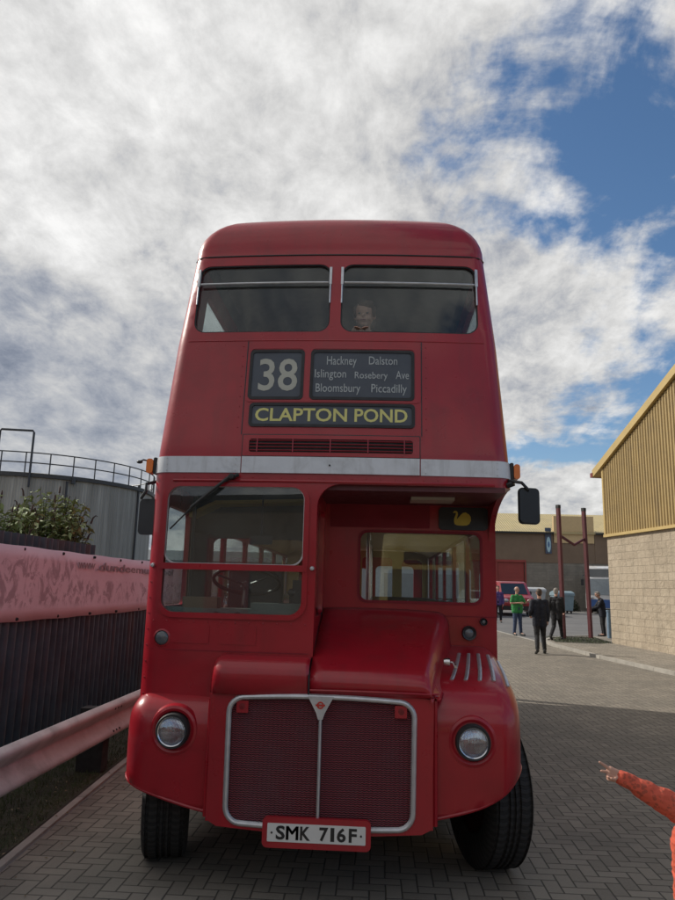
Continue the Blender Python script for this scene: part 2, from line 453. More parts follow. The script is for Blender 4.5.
# ================================================================== THE BUS
bus = empty('double_decker_bus', (0, 0, 0), 0, 'red vintage half-cab double-decker bus with CLAPTON POND on its blind', 'bus')
REAR = 8.95
def lerp_tab(z, tab):
    if z <= tab[0][0]: return tab[0][1]
    for (a, va), (b, vb) in zip(tab, tab[1:]):
        if z <= b: return va + (vb - va) * (z - a) / (b - a)
    return tab[-1][1]
def Wd(z): return lerp_tab(z, [(0, 1.205), (1.2, 1.20), (2.5, 1.20), (2.66, 1.19), (3.5, 1.138), (4.2, 1.072)])
def Fr(z): return lerp_tab(z, [(0, .05), (2.7, .04), (3.5, .14), (4.2, .24)])
RC = .10
K0 = (1.19 - RC + RC * PI / 2) - (.04 + .05 + RC)
def surf(u, z, off=0.0):
    W = Wd(z); L = W - RC; a = abs(u); sg = 1 if u >= 0 else -1
    F = Fr(z); bow = lambda x: .05 * (x / W) ** 2
    uc = L + RC * PI / 2
    if a <= L: return Vector((u, F + bow(a) - off, z))
    if a <= uc:
        th = (a - L) / RC; x = L + RC * math.sin(th)
        return Vector((sg * (x + off * math.sin(th)), F + bow(x) + RC * (1 - math.cos(th)) - off * math.cos(th), z))
    Yc = F + .05 + RC; tgt = a - K0; t = min(1, (a - uc) / .7); t = t * t * (3 - 2 * t)
    return Vector((sg * (W + off), (Yc + a - uc) * (1 - t) + tgt * t, z))
UR = REAR + K0
def uY(Y): return Y + K0
us = [i * .11 for i in range(-9, 10)] + [s * (.94 + k * .02) for s in (-1, 1) for k in range(0, 20)] + [s * (1.34 + k * .07) for s in (-1, 1) for k in range(9)] + [s * (2.1 + k * .5) for s in (-1, 1) for k in range(15)]
us_front = sorted(us)

# upper deck wall with windows
fw = [rrect(-1.015, 3.572, -.038, 4.118, .085), rrect(.038, 3.572, 1.005, 4.118, .085)]
sidew = []
for s in (-1, 1):
    for k in range(7):
        a = uY(.60 + k * 1.16) ; b_ = a + 1.05
        sidew.append(rrect(min(s * a, s * b_), 3.56, max(s * a, s * b_), 4.06, .09))
panel('upper_deck_wall', [(-UR, 2.48), (UR, 2.48), (UR, 4.198), (-UR, 4.198)], fw + sidew, surf, .045, RED, bus, us_front, [2.52, 2.6, 2.66, 2.7, 2.8, 2.9, 3.0, 3.1, 3.2, 3.3, 3.4, 3.46, 3.53, 3.6, 3.7, 3.8, 3.9, 4.0, 4.08, 4.15, 4.18], dstep=.05)
for k, h in enumerate(fw):
    x0 = min(p[0] for p in h); x1 = max(p[0] for p in h)
    w = panel('front_window', rrect(x0 - .01, 3.562, x1 + .01, 4.128, .09), [], surf, .005, GLASSD, bus, us_front, [3.7, 3.9], off=-.02)
    panel('window_gasket', rrect(x0 - .004, 3.568, x1 + .004, 4.122, .088), [rrect(x0 + .008, 3.58, x1 - .008, 4.11, .078)], surf, .02, BLACK, w, us_front, [], off=-.004)
    g = G(); g.tube([surf(x0 + .02 + (x1 - x0 - .04) * t / 8, 3.962, .008) for t in range(9)], .009, 8); g.build('vent_bar', ALU, w)
    for xx in (x0 + .004, x1 - .004):
        g = G(); g.add([surf(xx + a, zz, .012 - c) for zz in (3.95, 4.09) for a, c in ((-.009, 0), (.009, 0), (.009, .022), (-.009, .022))],
              [(0, 1, 2, 3), (4, 7, 6, 5), (0, 4, 5, 1), (1, 5, 6, 2), (2, 6, 7, 3), (3, 7, 4, 0)]); g.build('vent_guide', ALU, w)
        g = G(); g.tube([surf(xx, 3.955, .006), surf(xx, 3.80, .004)], .006, 6); g.build('stay', ALU, w)
for h in sidew:
    x0 = min(p[0] for p in h); x1 = max(p[0] for p in h)
    w = panel('side_window', rrect(x0 - .01, 3.55, x1 + .01, 4.07, .09), [], surf, .005, GLASS, bus, off=-.02)
# mouldings
def strip(pts, r, mt, name='moulding', parent=bus, n=6):
    g = G(); g.tube(pts, r, n); return g.build(name, mt, parent)
def hline(u0, u1, z, off=0): 
    n = 60; return [surf(u0 + (u1 - u0) * i / n, z, off) for i in range(n + 1)]
strip(hline(-1.04, 1.04, 3.505, -.001), .005, RED, 'waist_moulding')
strip(hline(-2.2, 2.2, 4.196, .001), .006, BLACKP, 'rain_gutter')
strip(hline(-1.05, 1.08, 2.492, .002), .010, RED, 'canopy_lip')
for s in (-1, 1): strip([surf(s * .605, z, .0) for z in (2.81, 3.0, 3.2, 3.4, 3.5)], .0035, BLACKP, 'panel_seam')
# band
for (a, b_, o) in ((-.588, .590, .016), (-2.6, -.596, .008), (.598, 2.6, .008)):
    panel('pale_band', [(a, 2.545), (b_, 2.545), (b_, 2.655), (a, 2.655)], [], surf, .014, BAND, bus, us_front, [2.6], off=o, dstep=.03)
g = G(); 
for (uu, zz) in ((.0, 2.60),): g.lathe([(.006, -.004), (.006, .004)], surf(uu, zz, .018), 'Y', 10)
g.build('band_screw', BLACKP, bus)
for s in (-1, 1):
    for du in (.02, .045):
        pass
g = G()
for s in (-1, 1):
    for zz in (2.56, 2.60, 2.64): g.lathe([(.004, -.002), (.004, .002)], surf(s * .63, zz, .01), 'Y', 8); g.lathe([(.004, -.002), (.004, .002)], surf(s * 1.10, zz, .01), 'Y', 8)
tag(g.build('band_rivets', ALU, bus), kind='stuff')
g = G()
for k in range(9):
    for s in (-1, 1): g.lathe([(.0, -.004), (.004, -.003), (.005, .002)], surf(s * .635, 2.86 + k * .075, .0), 'Y', 8)
for k in range(22): g.lathe([(.0, -.004), (.004, -.003), (.005, .002)], surf(-.98 + k * .094, 2.515, .0), 'Y', 8)
tag(g.build('small_rivets', RED, bus), kind='stuff')
# ventilator box
vb = panel('ventilator_cover', rrect(-.588, 2.66, .59, 2.805, .006), [rrect(-.545, 2.686, .546, 2.778, .018)], surf, .03, RED, bus, us_front, [2.67, 2.79], off=.012)
panel('duct', rrect(-.55, 2.68, .55, 2.783, .018), [], surf, .004, UNDER, vb, off=-.0+.004)
for k in range(4):
    g = G(); g.tube([surf(-.54 + 1.08 * i / 12, 2.699 + k * .0225, .012) for i in range(13)], .0042, 6); g.build('louvre', REDM, vb)
for xx in (-.49, -.25, 0, .25, .49):
    g = G(); g.tube([surf(xx, 2.688, .014), surf(xx, 2.776, .014)], .004, 6); g.build('louvre_stay', RED, vb)
panel('box_outline', rrect(-.594, 2.655, .596, 2.812, .008), [rrect(-.5885, 2.66, .5905, 2.8065, .006)], surf, .01, BLACKP, vb, off=.006)
# destination display
def blind(name, x0, z0, x1, z1, r=.03, glassm=GLASS):
    bl = panel(name, rrect(x0, z0, x1, z1, r), [rrect(x0 + .02, z0 + .02, x1 - .02, z1 - .02, r * .7)], surf, .02, BLACK, bus, us_front, [], off=.008)
    panel('blind_cloth', rrect(x0 + .015, z0 + .015, x1 - .015, z1 - .015, r * .7), [], surf, .004, BLIND, bl, us_front, [], off=-.0+.001)
    return bl
panel('display_surround', rrect(-.60, 3.045, .60, 3.46, .03), [rrect(-.58, 3.06, -.20, 3.44, .03), rrect(-.155, 3.06, .56, 3.44, .03)], surf, .008, RED, bus, us_front, [3.1, 3.3], off=.004)
bl = blind('route_number_box', -.582, 3.062, -.200, 3.432)
lettering('route_number', [('38', -.515, 3.125, -.245, 3.365, .012)], surf, BLINDG, bl, .001)
bl = blind('destination_list_box', -.157, 3.062, .556, 3.432)
lettering('list_lettering', [('Hackney', -.045, 3.30, .16, 3.385, .0), ('Dalston', .245, 3.325, .44, 3.385, .0),
    ('Islington', -.125, 3.205, .09, 3.285, .0), ('Rosebery', .15, 3.205, .375, 3.27, .0), ('Ave', .43, 3.22, .52, 3.28, .0),
    ('Bloomsbury', -.115, 3.10, .19, 3.18, .0), ('Piccadilly', .265, 3.10, .505, 3.18, .0)], surf, BLINDT, bl, .001)
bl = blind('destination_box', -.563, 2.865, .560, 3.037)
lettering('destination_lettering', [('CLAPTON', -.52, 2.905, .105, 3.0, .018), ('POND', .155, 2.905, .51, 3.0, .018)], surf, YEL, bl, .001)

# roof
def roof_ring(dx, dy, z):
    pts = []
    ul = [-UR + 0.0, -6, -4.5, -3, -2.2, -1.8] + [i * .02 for i in range(-80, 81)] + [1.8, 2.2, 3, 4.5, 6, UR]
    Y0 = Fr(4.175)
    for uu in ul:
        p = surf(uu, 4.2)
        x = p.x * (1 - dx / 1.08); yy = Y0 + dy + (p.y - Y0) * (REAR - Y0 - dy - .25 * dx) / (REAR - Y0)
        pts.append((x, yy, z))
    return pts
rings = []
A = .365
rings.append(roof_ring(-.002, -.002, 4.200))
for k in range(0, 11):
    ph = k / 10 * PI / 2
    rings.append(roof_ring(.40 * (1 - math.cos(ph)) ** 1.05, .20 * (1 - math.cos(ph)), 4.205 + A * math.sin(ph)))
for k in range(1, 7):
    t = k / 6; rings.append(roof_ring(.40 + .67 * t, .20 + .5 * t, 4.205 + A + .05 * math.sin(t * PI / 2)))
vs = [p for rg in rings for p in rg]; n = len(rings[0]); fs = []
for i in range(len(rings) - 1):
    for k in range(n):
        fs.append((i * n + k, i * n + (k + 1) % n, (i + 1) * n + (k + 1) % n, (i + 1) * n + k))
fs.append(tuple(range((len(rings) - 1) * n, len(rings) * n)))
me = bpy.data.meshes.new('roof'); me.from_pydata(vs, [], fs); ro = link('roof', me, [RED, LINING], bus); finish(me, 50)
sm = ro.modifiers.new('s', 'SOLIDIFY'); sm.thickness = .04; sm.offset = -1; sm.material_offset = 1
# interior ceiling of upper deck
g = G(); g.prism([(-.98, 4.26), (-.6, 4.42), (0, 4.46), (.6, 4.42), (.98, 4.26), (.98, 4.28), (.6, 4.44), (0, 4.48), (-.6, 4.44), (-.98, 4.28)], lambda a, b, h: (a, h, b), .55, REAR - .2)
g.build('upper_ceiling', LINING, bus)

# lower shell: cab front and offside wall
def lowsurf(u, z, off=0): return surf(u, z, off)
cabwin = rrect(-1.078, 1.632, -.158, 2.452, .085)
# convert to u: identical in the flat part
pill = [(-.075, .62), (-.075, 2.33)] + [(-.075 + .15 * (1 - math.cos(R_(a))), 2.33 + .15 * math.sin(R_(a))) for a in range(15, 91, 15)]
outl = [(-UR, .42)] + [(-uY(6.75), .42)] + [(-uY(6.1) + .55 * math.cos(R_(a)) , .42 + .62 * math.sin(R_(a))) for a in range(165, 14, -15)] + [(-uY(5.4), .42), (-uY(1.25), .42)] + \
       [(-uY(.72) + .52 * math.cos(R_(a)), .42 + .62 * math.sin(R_(a))) for a in range(165, 59, -15)] + [(-1.25, 1.0)] + [(-1.0, 1.0), (-.6, 1.0), (-.075, 1.0)] + pill[1:] + [(-1.0, 2.48), (-UR, 2.48)]
offw = [rrect(-uY(1.0), 1.66, -uY(.40), 2.36, .06)] + [rrect(-uY(1.25 + k * 1.17) - 1.07, 1.56, -uY(1.25 + k * 1.17), 2.30, .08) for k in range(6)]
panel('cab_and_offside_wall', outl, [cabwin] + offw, lowsurf, .04, RED, bus, [q for q in us_front if q < -.1], [1.04, 1.1, 1.18, 1.25, 1.32, 1.4, 1.48, 1.55, 1.62, 1.7, 1.8, 1.9, 2.0, 2.1, 2.2, 2.3, 2.38, 2.44], off=0, dstep=.05)
for h in offw:
    x0 = min(p[0] for p in h); x1 = max(p[0] for p in h); z0 = min(p[1] for p in h); z1 = max(p[1] for p in h)
    panel('side_window', rrect(x0 - .01, z0 - .01, x1 + .01, z1 + .01, .08), [], surf, .005, GLASS, bus, off=-.018)
# windscreen: raised red frame, two panes, divider
wsf = panel('windscreen_frame', rrect(-1.112, 1.598, -.124, 2.478, .115), [rrect(-1.078, 1.632, -.158, 2.452, .085)], surf, .03, RED, bus, us_front, [1.8, 2.1], off=.013)
panel('upper_pane', rrect(-1.085, 1.945, -.15, 2.458, .08), [], surf, .006, GLASSC, wsf, us_front, [2.1, 2.3], off=-.006)
panel('lower_pane', rrect(-1.085, 1.625, -.15, 1.925, .08), [], surf, .006, GLASSC, wsf, us_front, [1.8], off=.0)
panel('divider', rrect(-1.1, 1.905, -.13, 1.945, .004), [], surf, .03, RED, wsf, us_front, [], off=.02)
panel('pane_rim', rrect(-1.082, 1.94, -.154, 2.456, .082), [rrect(-1.073, 1.949, -.163, 2.448, .078)], surf, .012, ALU, wsf, us_front, [], off=-.001)
for xx in (-1.155, -.095):
    g = G(); g.lathe([(.0, -.03), (.012, -.028), (.016, 0), (.016, .02)], surf(xx, 1.928, .0), 'Y', 12); g.build('hinge_stud', ALU, wsf)
# cab front panels and details
for (a, b_) in ((-1.0, -.745), (-.68, -.44)):
    panel('access_flap', rrect(a, 1.44, b_, 1.56, .012), [], surf, .01, RED, bus, us_front, [], off=.004)
panel('cab_seam', rrect(-1.13, 1.395, -.10, 1.40, .001), [], surf, .006, REDM, bus, us_front, [], off=.003)
g = G()
for k in range(12): g.lathe([(.0, -.006), (.005, -.004), (.006, .004)], surf(-1.12 + k * .09, 1.575, .0), 'Y', 8)
for k in range(8): g.lathe([(.0, -.006), (.005, -.004), (.006, .004)], surf(-1.165, 1.12 + k * .1, .0), 'Y', 8)
tag(g.build('cab_rivets', RED, bus), kind='stuff')
g = G(); g.lathe([(.0, -.016), (.03, -.014), (.04, -.008), (.046, 0), (.046, .01)], surf(-1.055, 1.468, .0), 'Y', 24)
fl = g.build('side_lamp', mat('smoked_lens', (.09, .10, .11), .2, coat=.5), bus)
g = G(); g.lathe([(.046, -.01), (.056, -.006), (.058, .004), (.046, .006), (.046, -.01)], surf(-1.055, 1.468, .0), 'Y', 24); g.build('lamp_rim', RED, fl)

# inner cab wall (facing the bonnet) with a window, bulkhead, canopy ceiling
YB = .85
def wallX(a, b, off): return Vector((-.075 + off, a, b))
cw = panel('cab_side_wall', [(.09, 1.15), (YB, 1.15), (YB, 2.48), (.09, 2.48)], [rrect(.16, 1.62, .74, 2.36, .06)], wallX, .035, RED, bus)
panel('cab_side_glass', rrect(.15, 1.61, .75, 2.37, .06), [], wallX, .005, GLASS, cw, off=-.015)
def wallY(a, b, off): return Vector((a, YB - off, b))
bw = panel('bulkhead', [(-.075, .9), (1.205, .9), (1.205, 2.48), (-.075, 2.48)], [rrect(.187, 1.722, 1.095, 2.24, .065)], wallY, .05, RED, bus)
panel('bulkhead_glass', rrect(.18, 1.715, 1.10, 2.247, .065), [], wallY, .006, GLASS, bw, off=-.015)
panel('glass_gasket', rrect(.175, 1.71, 1.107, 2.252, .07), [rrect(.195, 1.73, 1.087, 2.232, .058)], wallY, .008, REDM, bw, off=.006)
panel('bulkhead_seam', rrect(-.07, 1.625, 1.2, 1.632, .001), [], wallY, .006, REDM, bw, off=.004)
panel('upper_bulkhead_panel', rrect(-.04, 2.27, .715, 2.46, .01), [], wallY, .01, REDM, bw, off=.005)
sb = panel('swan_sign_box', rrect(.782, 2.262, 1.148, 2.432, .03), [], wallY, .03, BLACKP, bus, off=.02)
swan = [(0.02,.30),(.06,.10),(.2,.02),(.5,0),(.75,.02),(.9,.12),(1.0,.35),(.98,.6),(.9,.75),(.8,.82),(.7,.9),(.55,.86),(.42,.74),(.33,.6),(.25,.5),(.2,.42),(.2,.55),(.25,.72),(.25,.86),(.18,.97),(.08,1.0),(.0,.92),(-.02,.84),(.06,.86),(.12,.88),(.14,.8),(.1,.66),(.04,.5)]
g = G(); g.prism([(.892 + a * .13, 2.295 + b * .112) for a, b in swan], lambda a, b, h: (a, h, b), YB - .0225, YB - .0195); g.build('swan_emblem', mat('swan_yellow', (.55, .42, .05), .5), sb, smooth=False)
# fog lamp and small lamp
for (cx, cz, rr) in ((1.0, 1.512, .052), (1.105, 1.595, .027)):
    g = G(); g.lathe([(rr * .72, -.045), (rr * .95, -.05), (rr, -.04), (rr, .01), (rr * .72, .01), (rr * .72, -.045)], (cx, YB, cz), 'Y', 24); lo = g.build('bulkhead_lamp', BLACKP, bus)
    g = G(); g.lathe([(0, -.042), (rr * .4, -.040), (rr * .74, -.03), (rr * .74, -.01)], (cx, YB, cz), 'Y', 24); g.build('lens', mat('grey_lens', (.12, .13, .14), .15, coat=.6), lo)
# canopy ceiling + side bracket
g = G(); g.box(-.075, .085, 2.445, 1.15, YB, 2.48); cc = g.build('canopy_ceiling', LININGR, bus)
g = G(); g.box(.55, .35, 2.425, .85, .55, 2.445); g.build('canopy_light', mat('dull_lamp', (.4, .36, .28), .4), cc)
def sideX(a, b, off): return Vector((1.195 + off, a, b))
arc = [(.13, 2.48)] + [(.13 + .72 * math.sin(R_(a)), 2.48 - .30 * (1 - math.cos(R_(a)))) for a in range(10, 91, 10)] + [(YB, 2.48)]
panel('canopy_side_bracket', arc, [], sideX, .04, RED, bus)

# nearside wall
nw = [rrect(uY(1.25 + k * 1.17), 1.56, uY(1.25 + k * 1.17) + 1.07, 2.30, .08) for k in range(5)]
no = [(uY(YB), 2.48), (uY(YB), .62)] + [(uY(1.3), .42), (uY(5.4), .42)] + [(uY(6.1) - .55 * math.cos(R_(a)), .42 + .62 * math.sin(R_(a))) for a in range(15, 166, 15)] + [(uY(6.75), .42), (uY(7.25), .42), (uY(7.25), 2.2), (uY(7.4), 2.36), (uY(8.6), 2.36), (uY(8.75), 2.2), (uY(8.75), .42), (UR, .42), (UR, 2.48)]
panel('nearside_wall', no, nw, surf, .04, RED, bus, [q for q in us_front if q > 1.6], [1.1, 1.4, 2.4])
for h in nw:
    x0 = min(p[0] for p in h); x1 = max(p[0] for p in h)
    panel('side_window', rrect(x0 - .01, 1.55, x1 + .01, 2.31, .08), [], surf, .005, GLASS, bus, off=-.018)
# rear wall
def rearY(a, b, off): return Vector((a * Wd(b) / 1.2, REAR + off, b))
panel('rear_wall', [(-1.2, .42), (1.2, .42), (1.2, 2.48), (1.2, 4.18), (-1.2, 4.18), (-1.2, 2.48)], [rrect(-.95, 3.5, .95, 4.02, .1), rrect(-.95, 1.5, .15, 2.2, .08), rrect(.3, 1.1, 1.0, 2.25, .08)], rearY, .05, RED, bus, [-.9, 0, .9], [1, 2.48, 3])
panel('rear_window', rrect(-.96, 3.49, .96, 4.03, .1), [], rearY, .005, GLASS, bus, off=-.02)
panel('rear_window', rrect(-.96, 1.49, .16, 2.21, .08), [], rearY, .005, GLASS, bus, off=-.02)
# floors, ceilings, driver's bulkhead
g = G(); g.box(-1.15, 1.2, .72, 1.15, REAR - .06, .78); g.build('lower_floor', LINING, bus)
g = G(); g.box(-1.15, YB + .02, 2.50, 1.15, REAR - .06, 2.54); g.box(-1.13, .16, 2.50, 1.13, YB + .02, 2.54); g.build('upper_floor', LINING, bus)
g = G(); g.prism([(-1.15, 2.33), (-.95, 2.43), (0, 2.47), (.95, 2.43), (1.15, 2.33), (1.15, 2.36), (.95, 2.46), (0, 2.495), (-.95, 2.46), (-1.15, 2.36)], lambda a, b, h: (a, h, b), YB + .06, REAR - .06); g.build('saloon_ceiling', CREAM, bus)
def wallYc(a, b, off): return Vector((a, 1.12 - off, b))
panel('cab_rear_wall', [(-1.15, .8), (-.08, .8), (-.08, 2.48), (-1.15, 2.48)], [rrect(-1.0, 1.6, -.25, 2.18, .06)], wallYc, .03, LINING, bus)
panel('cab_rear_glass', rrect(-1.01, 1.59, -.24, 2.19, .06), [], wallYc, .004, GLASS, bus, off=-.01)
g = G(); g.box(-1.14, .12, .95, -.12, 1.1, 1.0); g.build('cab_floor', LINING, bus)
g = G(); g.box(-1.12, .12, 1.45, -.13, .34, 1.66); g.box(-.5, .14, 1.66, -.15, .3, 1.70); g.box(-.45, .3, 1.0, -.13, 1.0, 1.5)
db = g.build('dashboard', mat('cab_green', (.10, .13, .12), .6), bus)
for cx in (-.72, -.58):
    g = G(); g.lathe([(0, -.01), (.035, -.008), (.04, 0), (.04, .01)], (cx, .118, 1.60), 'Y', 16); g.build('gauge', BLACKP, db)
# fittings seen through the windscreen
g = G(); g.box(-1.12, .9, 1.5, -.98, 1.08, 2.2); g.build('fuse_box', BLACKP, bus)
g = G(); g.prism(rrect(-.56, 2.09, -.40, 2.15, .015), lambda a, b, h: (a, h, b), .30, .315); g.tube([(-.48, .315, 2.15), (-.48, .34, 2.45)], .007, 6); g.build('cab_mirror', BLACKP, bus)
g = G(); g.box(-.30, .75, 1.45, -.14, 1.05, 1.86); g.build('control_cabinet', BLACKP, bus)
g = G(); g.tube([(-.30, .50, 1.35), (-.27, .44, 1.75)], .012, 8); ell(g, (-.268, .437, 1.77), .028, .028, .028); g.build('gear_lever', BLACKP, bus)
g = G(); g.tube([(-.98, .42, 1.66), (-.98, .42, 2.44)], .014, 8); g.build('grab_pole', BLACKP, bus)
g = G(); g.box(-.95, .13, 1.66, -.72, .26, 1.73); g.build('ticket_tray', mat('brown_tray', (.12, .08, .05), .6), bus)
# steering wheel
sc_ = Vector((-.60, .52, 1.84)); Rx = Matrix.Rotation(R_(-22), 3, 'X')
g = G(); g.tube([sc_ + Rx @ Vector((.235 * math.cos(a), .235 * math.sin(a), 0)) for a in [2 * PI * k / 40 for k in range(40)]], .014, 8, True)
sw = g.build('steering_wheel', BLACKP, bus)
g = G()
for a in (90, 210, 330): g.tube([sc_ + Rx @ Vector((0, 0, -.03)), sc_ + Rx @ Vector((.23 * math.cos(R_(a)), .23 * math.sin(R_(a)), 0))], .009, 6)
g.lathe([(0, .0), (.04, -.005), (.045, -.04)], sc_ , 'Z', 16); g.tube([sc_, sc_ + Vector((0, -.24, -.75))], .02, 8); g.build('spokes_and_column', BLACKP, sw)
# driver's seat
g = G(); g.box(-.85, .62, 1.32, -.38, 1.0, 1.42); g.box(-.83, .98, 1.42, -.4, 1.07, 1.95); so_ = g.build('driver_seat', mat('black_leather', (.03, .03, .03), .5), bus)
bv = so_.modifiers.new('b', 'BEVEL'); bv.width = .03; bv.segments = 3
# passenger seats
def seat(xc, yc, zf, w=.86):
    g = G(); g.box(xc - w / 2, yc, zf + .34, xc + w / 2, yc + .42, zf + .46); g.box(xc - w / 2, yc + .40, zf + .40, xc + w / 2, yc + .48, zf + .86)
    o = g.build('seat', MOQ, bus); bv = o.modifiers.new('b', 'BEVEL'); bv.width = .03; bv.segments = 2
    g = G(); g.tube([(xc - w / 2 + .02, yc + .44, zf + .85), (xc - w / 2 + .02, yc + .44, zf + .92), (xc + w / 2 - .02, yc + .44, zf + .92), (xc + w / 2 - .02, yc + .44, zf + .85)], .012, 6); g.tube([(xc + (w / 2 - .06) * (-1 if xc > 0 else 1), yc + .3, zf), (xc + (w / 2 - .06) * (-1 if xc > 0 else 1), yc + .3, zf + .36)], .015, 6); g.build('grab_rail', CHROME, o)
for k in range(7):
    for s in (-1, 1):
        seat(s * .68, 1.75 + k * .76, .78)
for k in range(9):
    for s in (-1, 1):
        seat(s * .65, 1.25 + k * .78, 2.54)
for k in range(4):
    for s in (-1, 1):
        g = G(); g.tube([(s * .24, 1.9 + k * 1.6, .78), (s * .24, 1.9 + k * 1.6, 2.44)], .016, 8); g.build('pole', CHROME, bus)
for s in (-1, 1):
    g = G(); g.tube([(s * .24, 1.5, 2.36), (s * .24, 7.2, 2.36)], .014, 8); g.build('ceiling_rail', CHROME, bus)
# cream curved panel with adverts behind bulkhead window
def parY(a, b, off): return Vector((a, 7.1 - off, b))
pp = panel('platform_partition', [(-1.14, .8), (1.14, .8), (1.14, 2.36), (.9, 2.43), (-.9, 2.43), (-1.14, 2.36)], [rrect(.08, 1.0, .57, 2.33, .06), rrect(.72, 1.45, 1.05, 2.30, .08), rrect(-.95, 1.45, -.25, 2.28, .08)], parY, .04, CREAM, bus)
def cove(a, b, off): return Vector((a, 3.2 + (2.5 - b) * 2.5, b))

# bonnet
def bsec(t):
    Y = -.13 + t * (YB + .13)
    zt = 1.292 + .375 * (t ** .85); xr = .658 + .20 * t; xl = -.075 + .01 * t
    if t > .85: pass
    P = []
    rc = .075 + .03 * t; zlow = 1.17 + .12 * t
    for k in range(9):
        x = xl + (xr - rc - xl) * k / 8; s = (x - xl) / (xr - xl); P.append((x, Y, zt + .012 * math.sin(s * PI) * (.4 + .6 * t) - .012 * s))
    x0, z0 = xr - rc, P[-1][2] - rc
    for k in range(1, 8):
        a = PI / 2 * k / 8; P.append((x0 + rc * math.sin(a), Y, z0 + rc * math.cos(a)))
    for k in range(0, 6):
        q = k / 5; P.append((xr + .05 * q * q, Y, z0 + (zlow - z0) * q))
    return P
ts = [0, .012, .03, .06] + [.1 + .9 * k / 16 for k in range(17)]
secs = []
for t in ts:
    sct = bsec(t)
    if t < .05:
        e = {0: .04, .012: .017, .03: .006}.get(t, 0)
        sct = [(x, y - (0.0 if t else 0), zz - (e if zz > 1.19 else 0)) for x, y, zz in sct]
    secs.append(sct)
n = len(secs[0])
# front lip drops down to the top of the grille panel
front = [(p[0], -.125, 1.178 + .0 * k) for k, p in enumerate(secs[0])]
secs = [front] + secs
vs = [p for s_ in secs for p in s_]; fs = []
for i in range(len(secs) - 1):
    for k in range(n - 1): fs.append((i * n + k, i * n + k + 1, (i + 1) * n + k + 1, (i + 1) * n + k))
me = bpy.data.meshes.new('bonnet'); me.from_pydata(vs, [], fs); bo = link('bonnet', me, RED, bus); finish(me, 48)
sm = bo.modifiers.new('s', 'SOLIDIFY'); sm.thickness = .012
strip([(-.078, -.132, 1.18), (-.078, -.135, 1.285), (-.078, .1, 1.395), (-.078, .4, 1.53), (-.078, YB - .01, 1.67)], .006, BLACKP, 'bonnet_seam', bo)
strip([(-.07, -.139, 1.205), (.3, -.141, 1.206), (.62, -.139, 1.202), (.70, -.10, 1.20)], .006, RED, 'bonnet_bead', bo)
# bonnet catch
g = G(); g.lathe([(0, -.02), (.022, -.018), (.026, 0), (.026, .02)], (.775, .2, 1.36), 'X', 14); g.tube([(.80, .2, 1.36), (.815, .12, 1.365), (.815, .02, 1.35)], .009, 8); g.build('bonnet_catch', CHROME, bo)
# cover beside the bonnet, in front of the cab
def csec(t):
    x = -.69 + t * (.69 - .08); e = min(1, t / .12); rr = math.sqrt(max(0, 1 - (1 - e) ** 2))
    top = 1.30 + .085 * rr; d = -.05 - .075 * rr
    return [(x, .06, top + .0), (x, .03, top), (x, -.02, top - .006), (x, d * .6, top - .02), (x, d * .88, top - .05), (x, d, top - .09), (x, d - .008, 1.165)]
vs = []; N = 24
for i in range(N + 1): vs += csec(i / N)
n = 7; fs = [(i * n + k, i * n + k + 1, (i + 1) * n + k + 1, (i + 1) * n + k) for i in range(N) for k in range(n - 1)]
fs.append(tuple(range(n)))
me = bpy.data.meshes.new('engine_side_cover'); me.from_pydata(vs, [], fs); ec = link('engine_side_cover', me, RED, bus); finish(me, 60)
sm = ec.modifiers.new('s', 'SOLIDIFY'); sm.thickness = .01

# radiator panel, grille
def gp(a, b, off): return Vector((a, -.115 - .012 * (1 - (a / .6) ** 2) - off + .02 * max(0, b - 1.0), b))
gs = [-.6 + .1 * i for i in range(13)]
gout = [(-.655, .455), (-.60, .425), (-.25, .405), (.25, .405), (.60, .425), (.66, .455), (.672, 1.17), (.4, 1.185), (0, 1.19), (-.4, 1.185), (-.675, 1.162)]
ghole = rrect(-.552, .452, .552, 1.145, .085)
ghole = [(x * (1 + .022 * (z - .8)), z + .022 * (1 - (x / .55) ** 2) * (1 if z > .8 else -.6)) for x, z in dens(ghole, .1)]
gpn = panel('radiator_panel', gout, [ghole], gp, .03, RED, bus, gs, [.6, .8, 1.0], dstep=.1)
g = G(); g.box(-.60, -.09, .43, .60, -.086, 1.175); g.build('backing', UNDER, gpn)
big = [(x * 1.01, (z - .8) * 1.01 + .8) for x, z in ghole]
gm = panel('radiator_mesh', big, [], gp, .006, MESHM, bus, gs, [.6, .8, 1.0], off=-.012)
g = G(); g.tube([gp(x, z, .002) for x, z in dens(ghole, .04)], .0165, 10, True); cs = g.build('chrome_surround', ALU, gm)
g = G(); g.tube([gp(-.002, z, .008) for z in (.43, .6, .8, 1.0, 1.1)], .013, 10, sq=.8); g.build('centre_bar', ALU, gm)
g = G(); g.prism([(-.080, 1.170), (.074, 1.170), (.050, 1.125), (.024, 1.078), (.011, 1.04), (-.015, 1.04), (-.028, 1.078), (-.054, 1.125)], lambda a, b, h: gp(a, b, h), -.01, .022); bd = g.build('grille_badge', ALU, gm)
g = G(); g.lathe([(.013, -.004), (.021, -.004), (.021, .002), (.013, .002), (.013, -.004)], gp(-.003, 1.122, .024), 'Y', 20); g.box(-.031, gp(0, 1.12, .029).y, 1.117, .025, gp(0, 1.12, .024).y, 1.127); g.build('badge_emblem', mat('badge_red', (.45, .03, .02), .4), bd)
for s in (-1, 1):
    g = G(); g.prism(rrect(s * .475 - .036, 1.06, s * .475 + .036, 1.13, .006), lambda a, b, h: gp(a, b, h), -.006, .004); rp = g.build('mesh_plate', RED, gm)
    g = G(); g.lathe([(.0, -.006), (.02, -.004), (.022, .0)], gp(s * .475, 1.095, .0), 'Y', 14); g.build('reflector', mat('dark_red_lens', (.16, .01, .015), .3), rp)
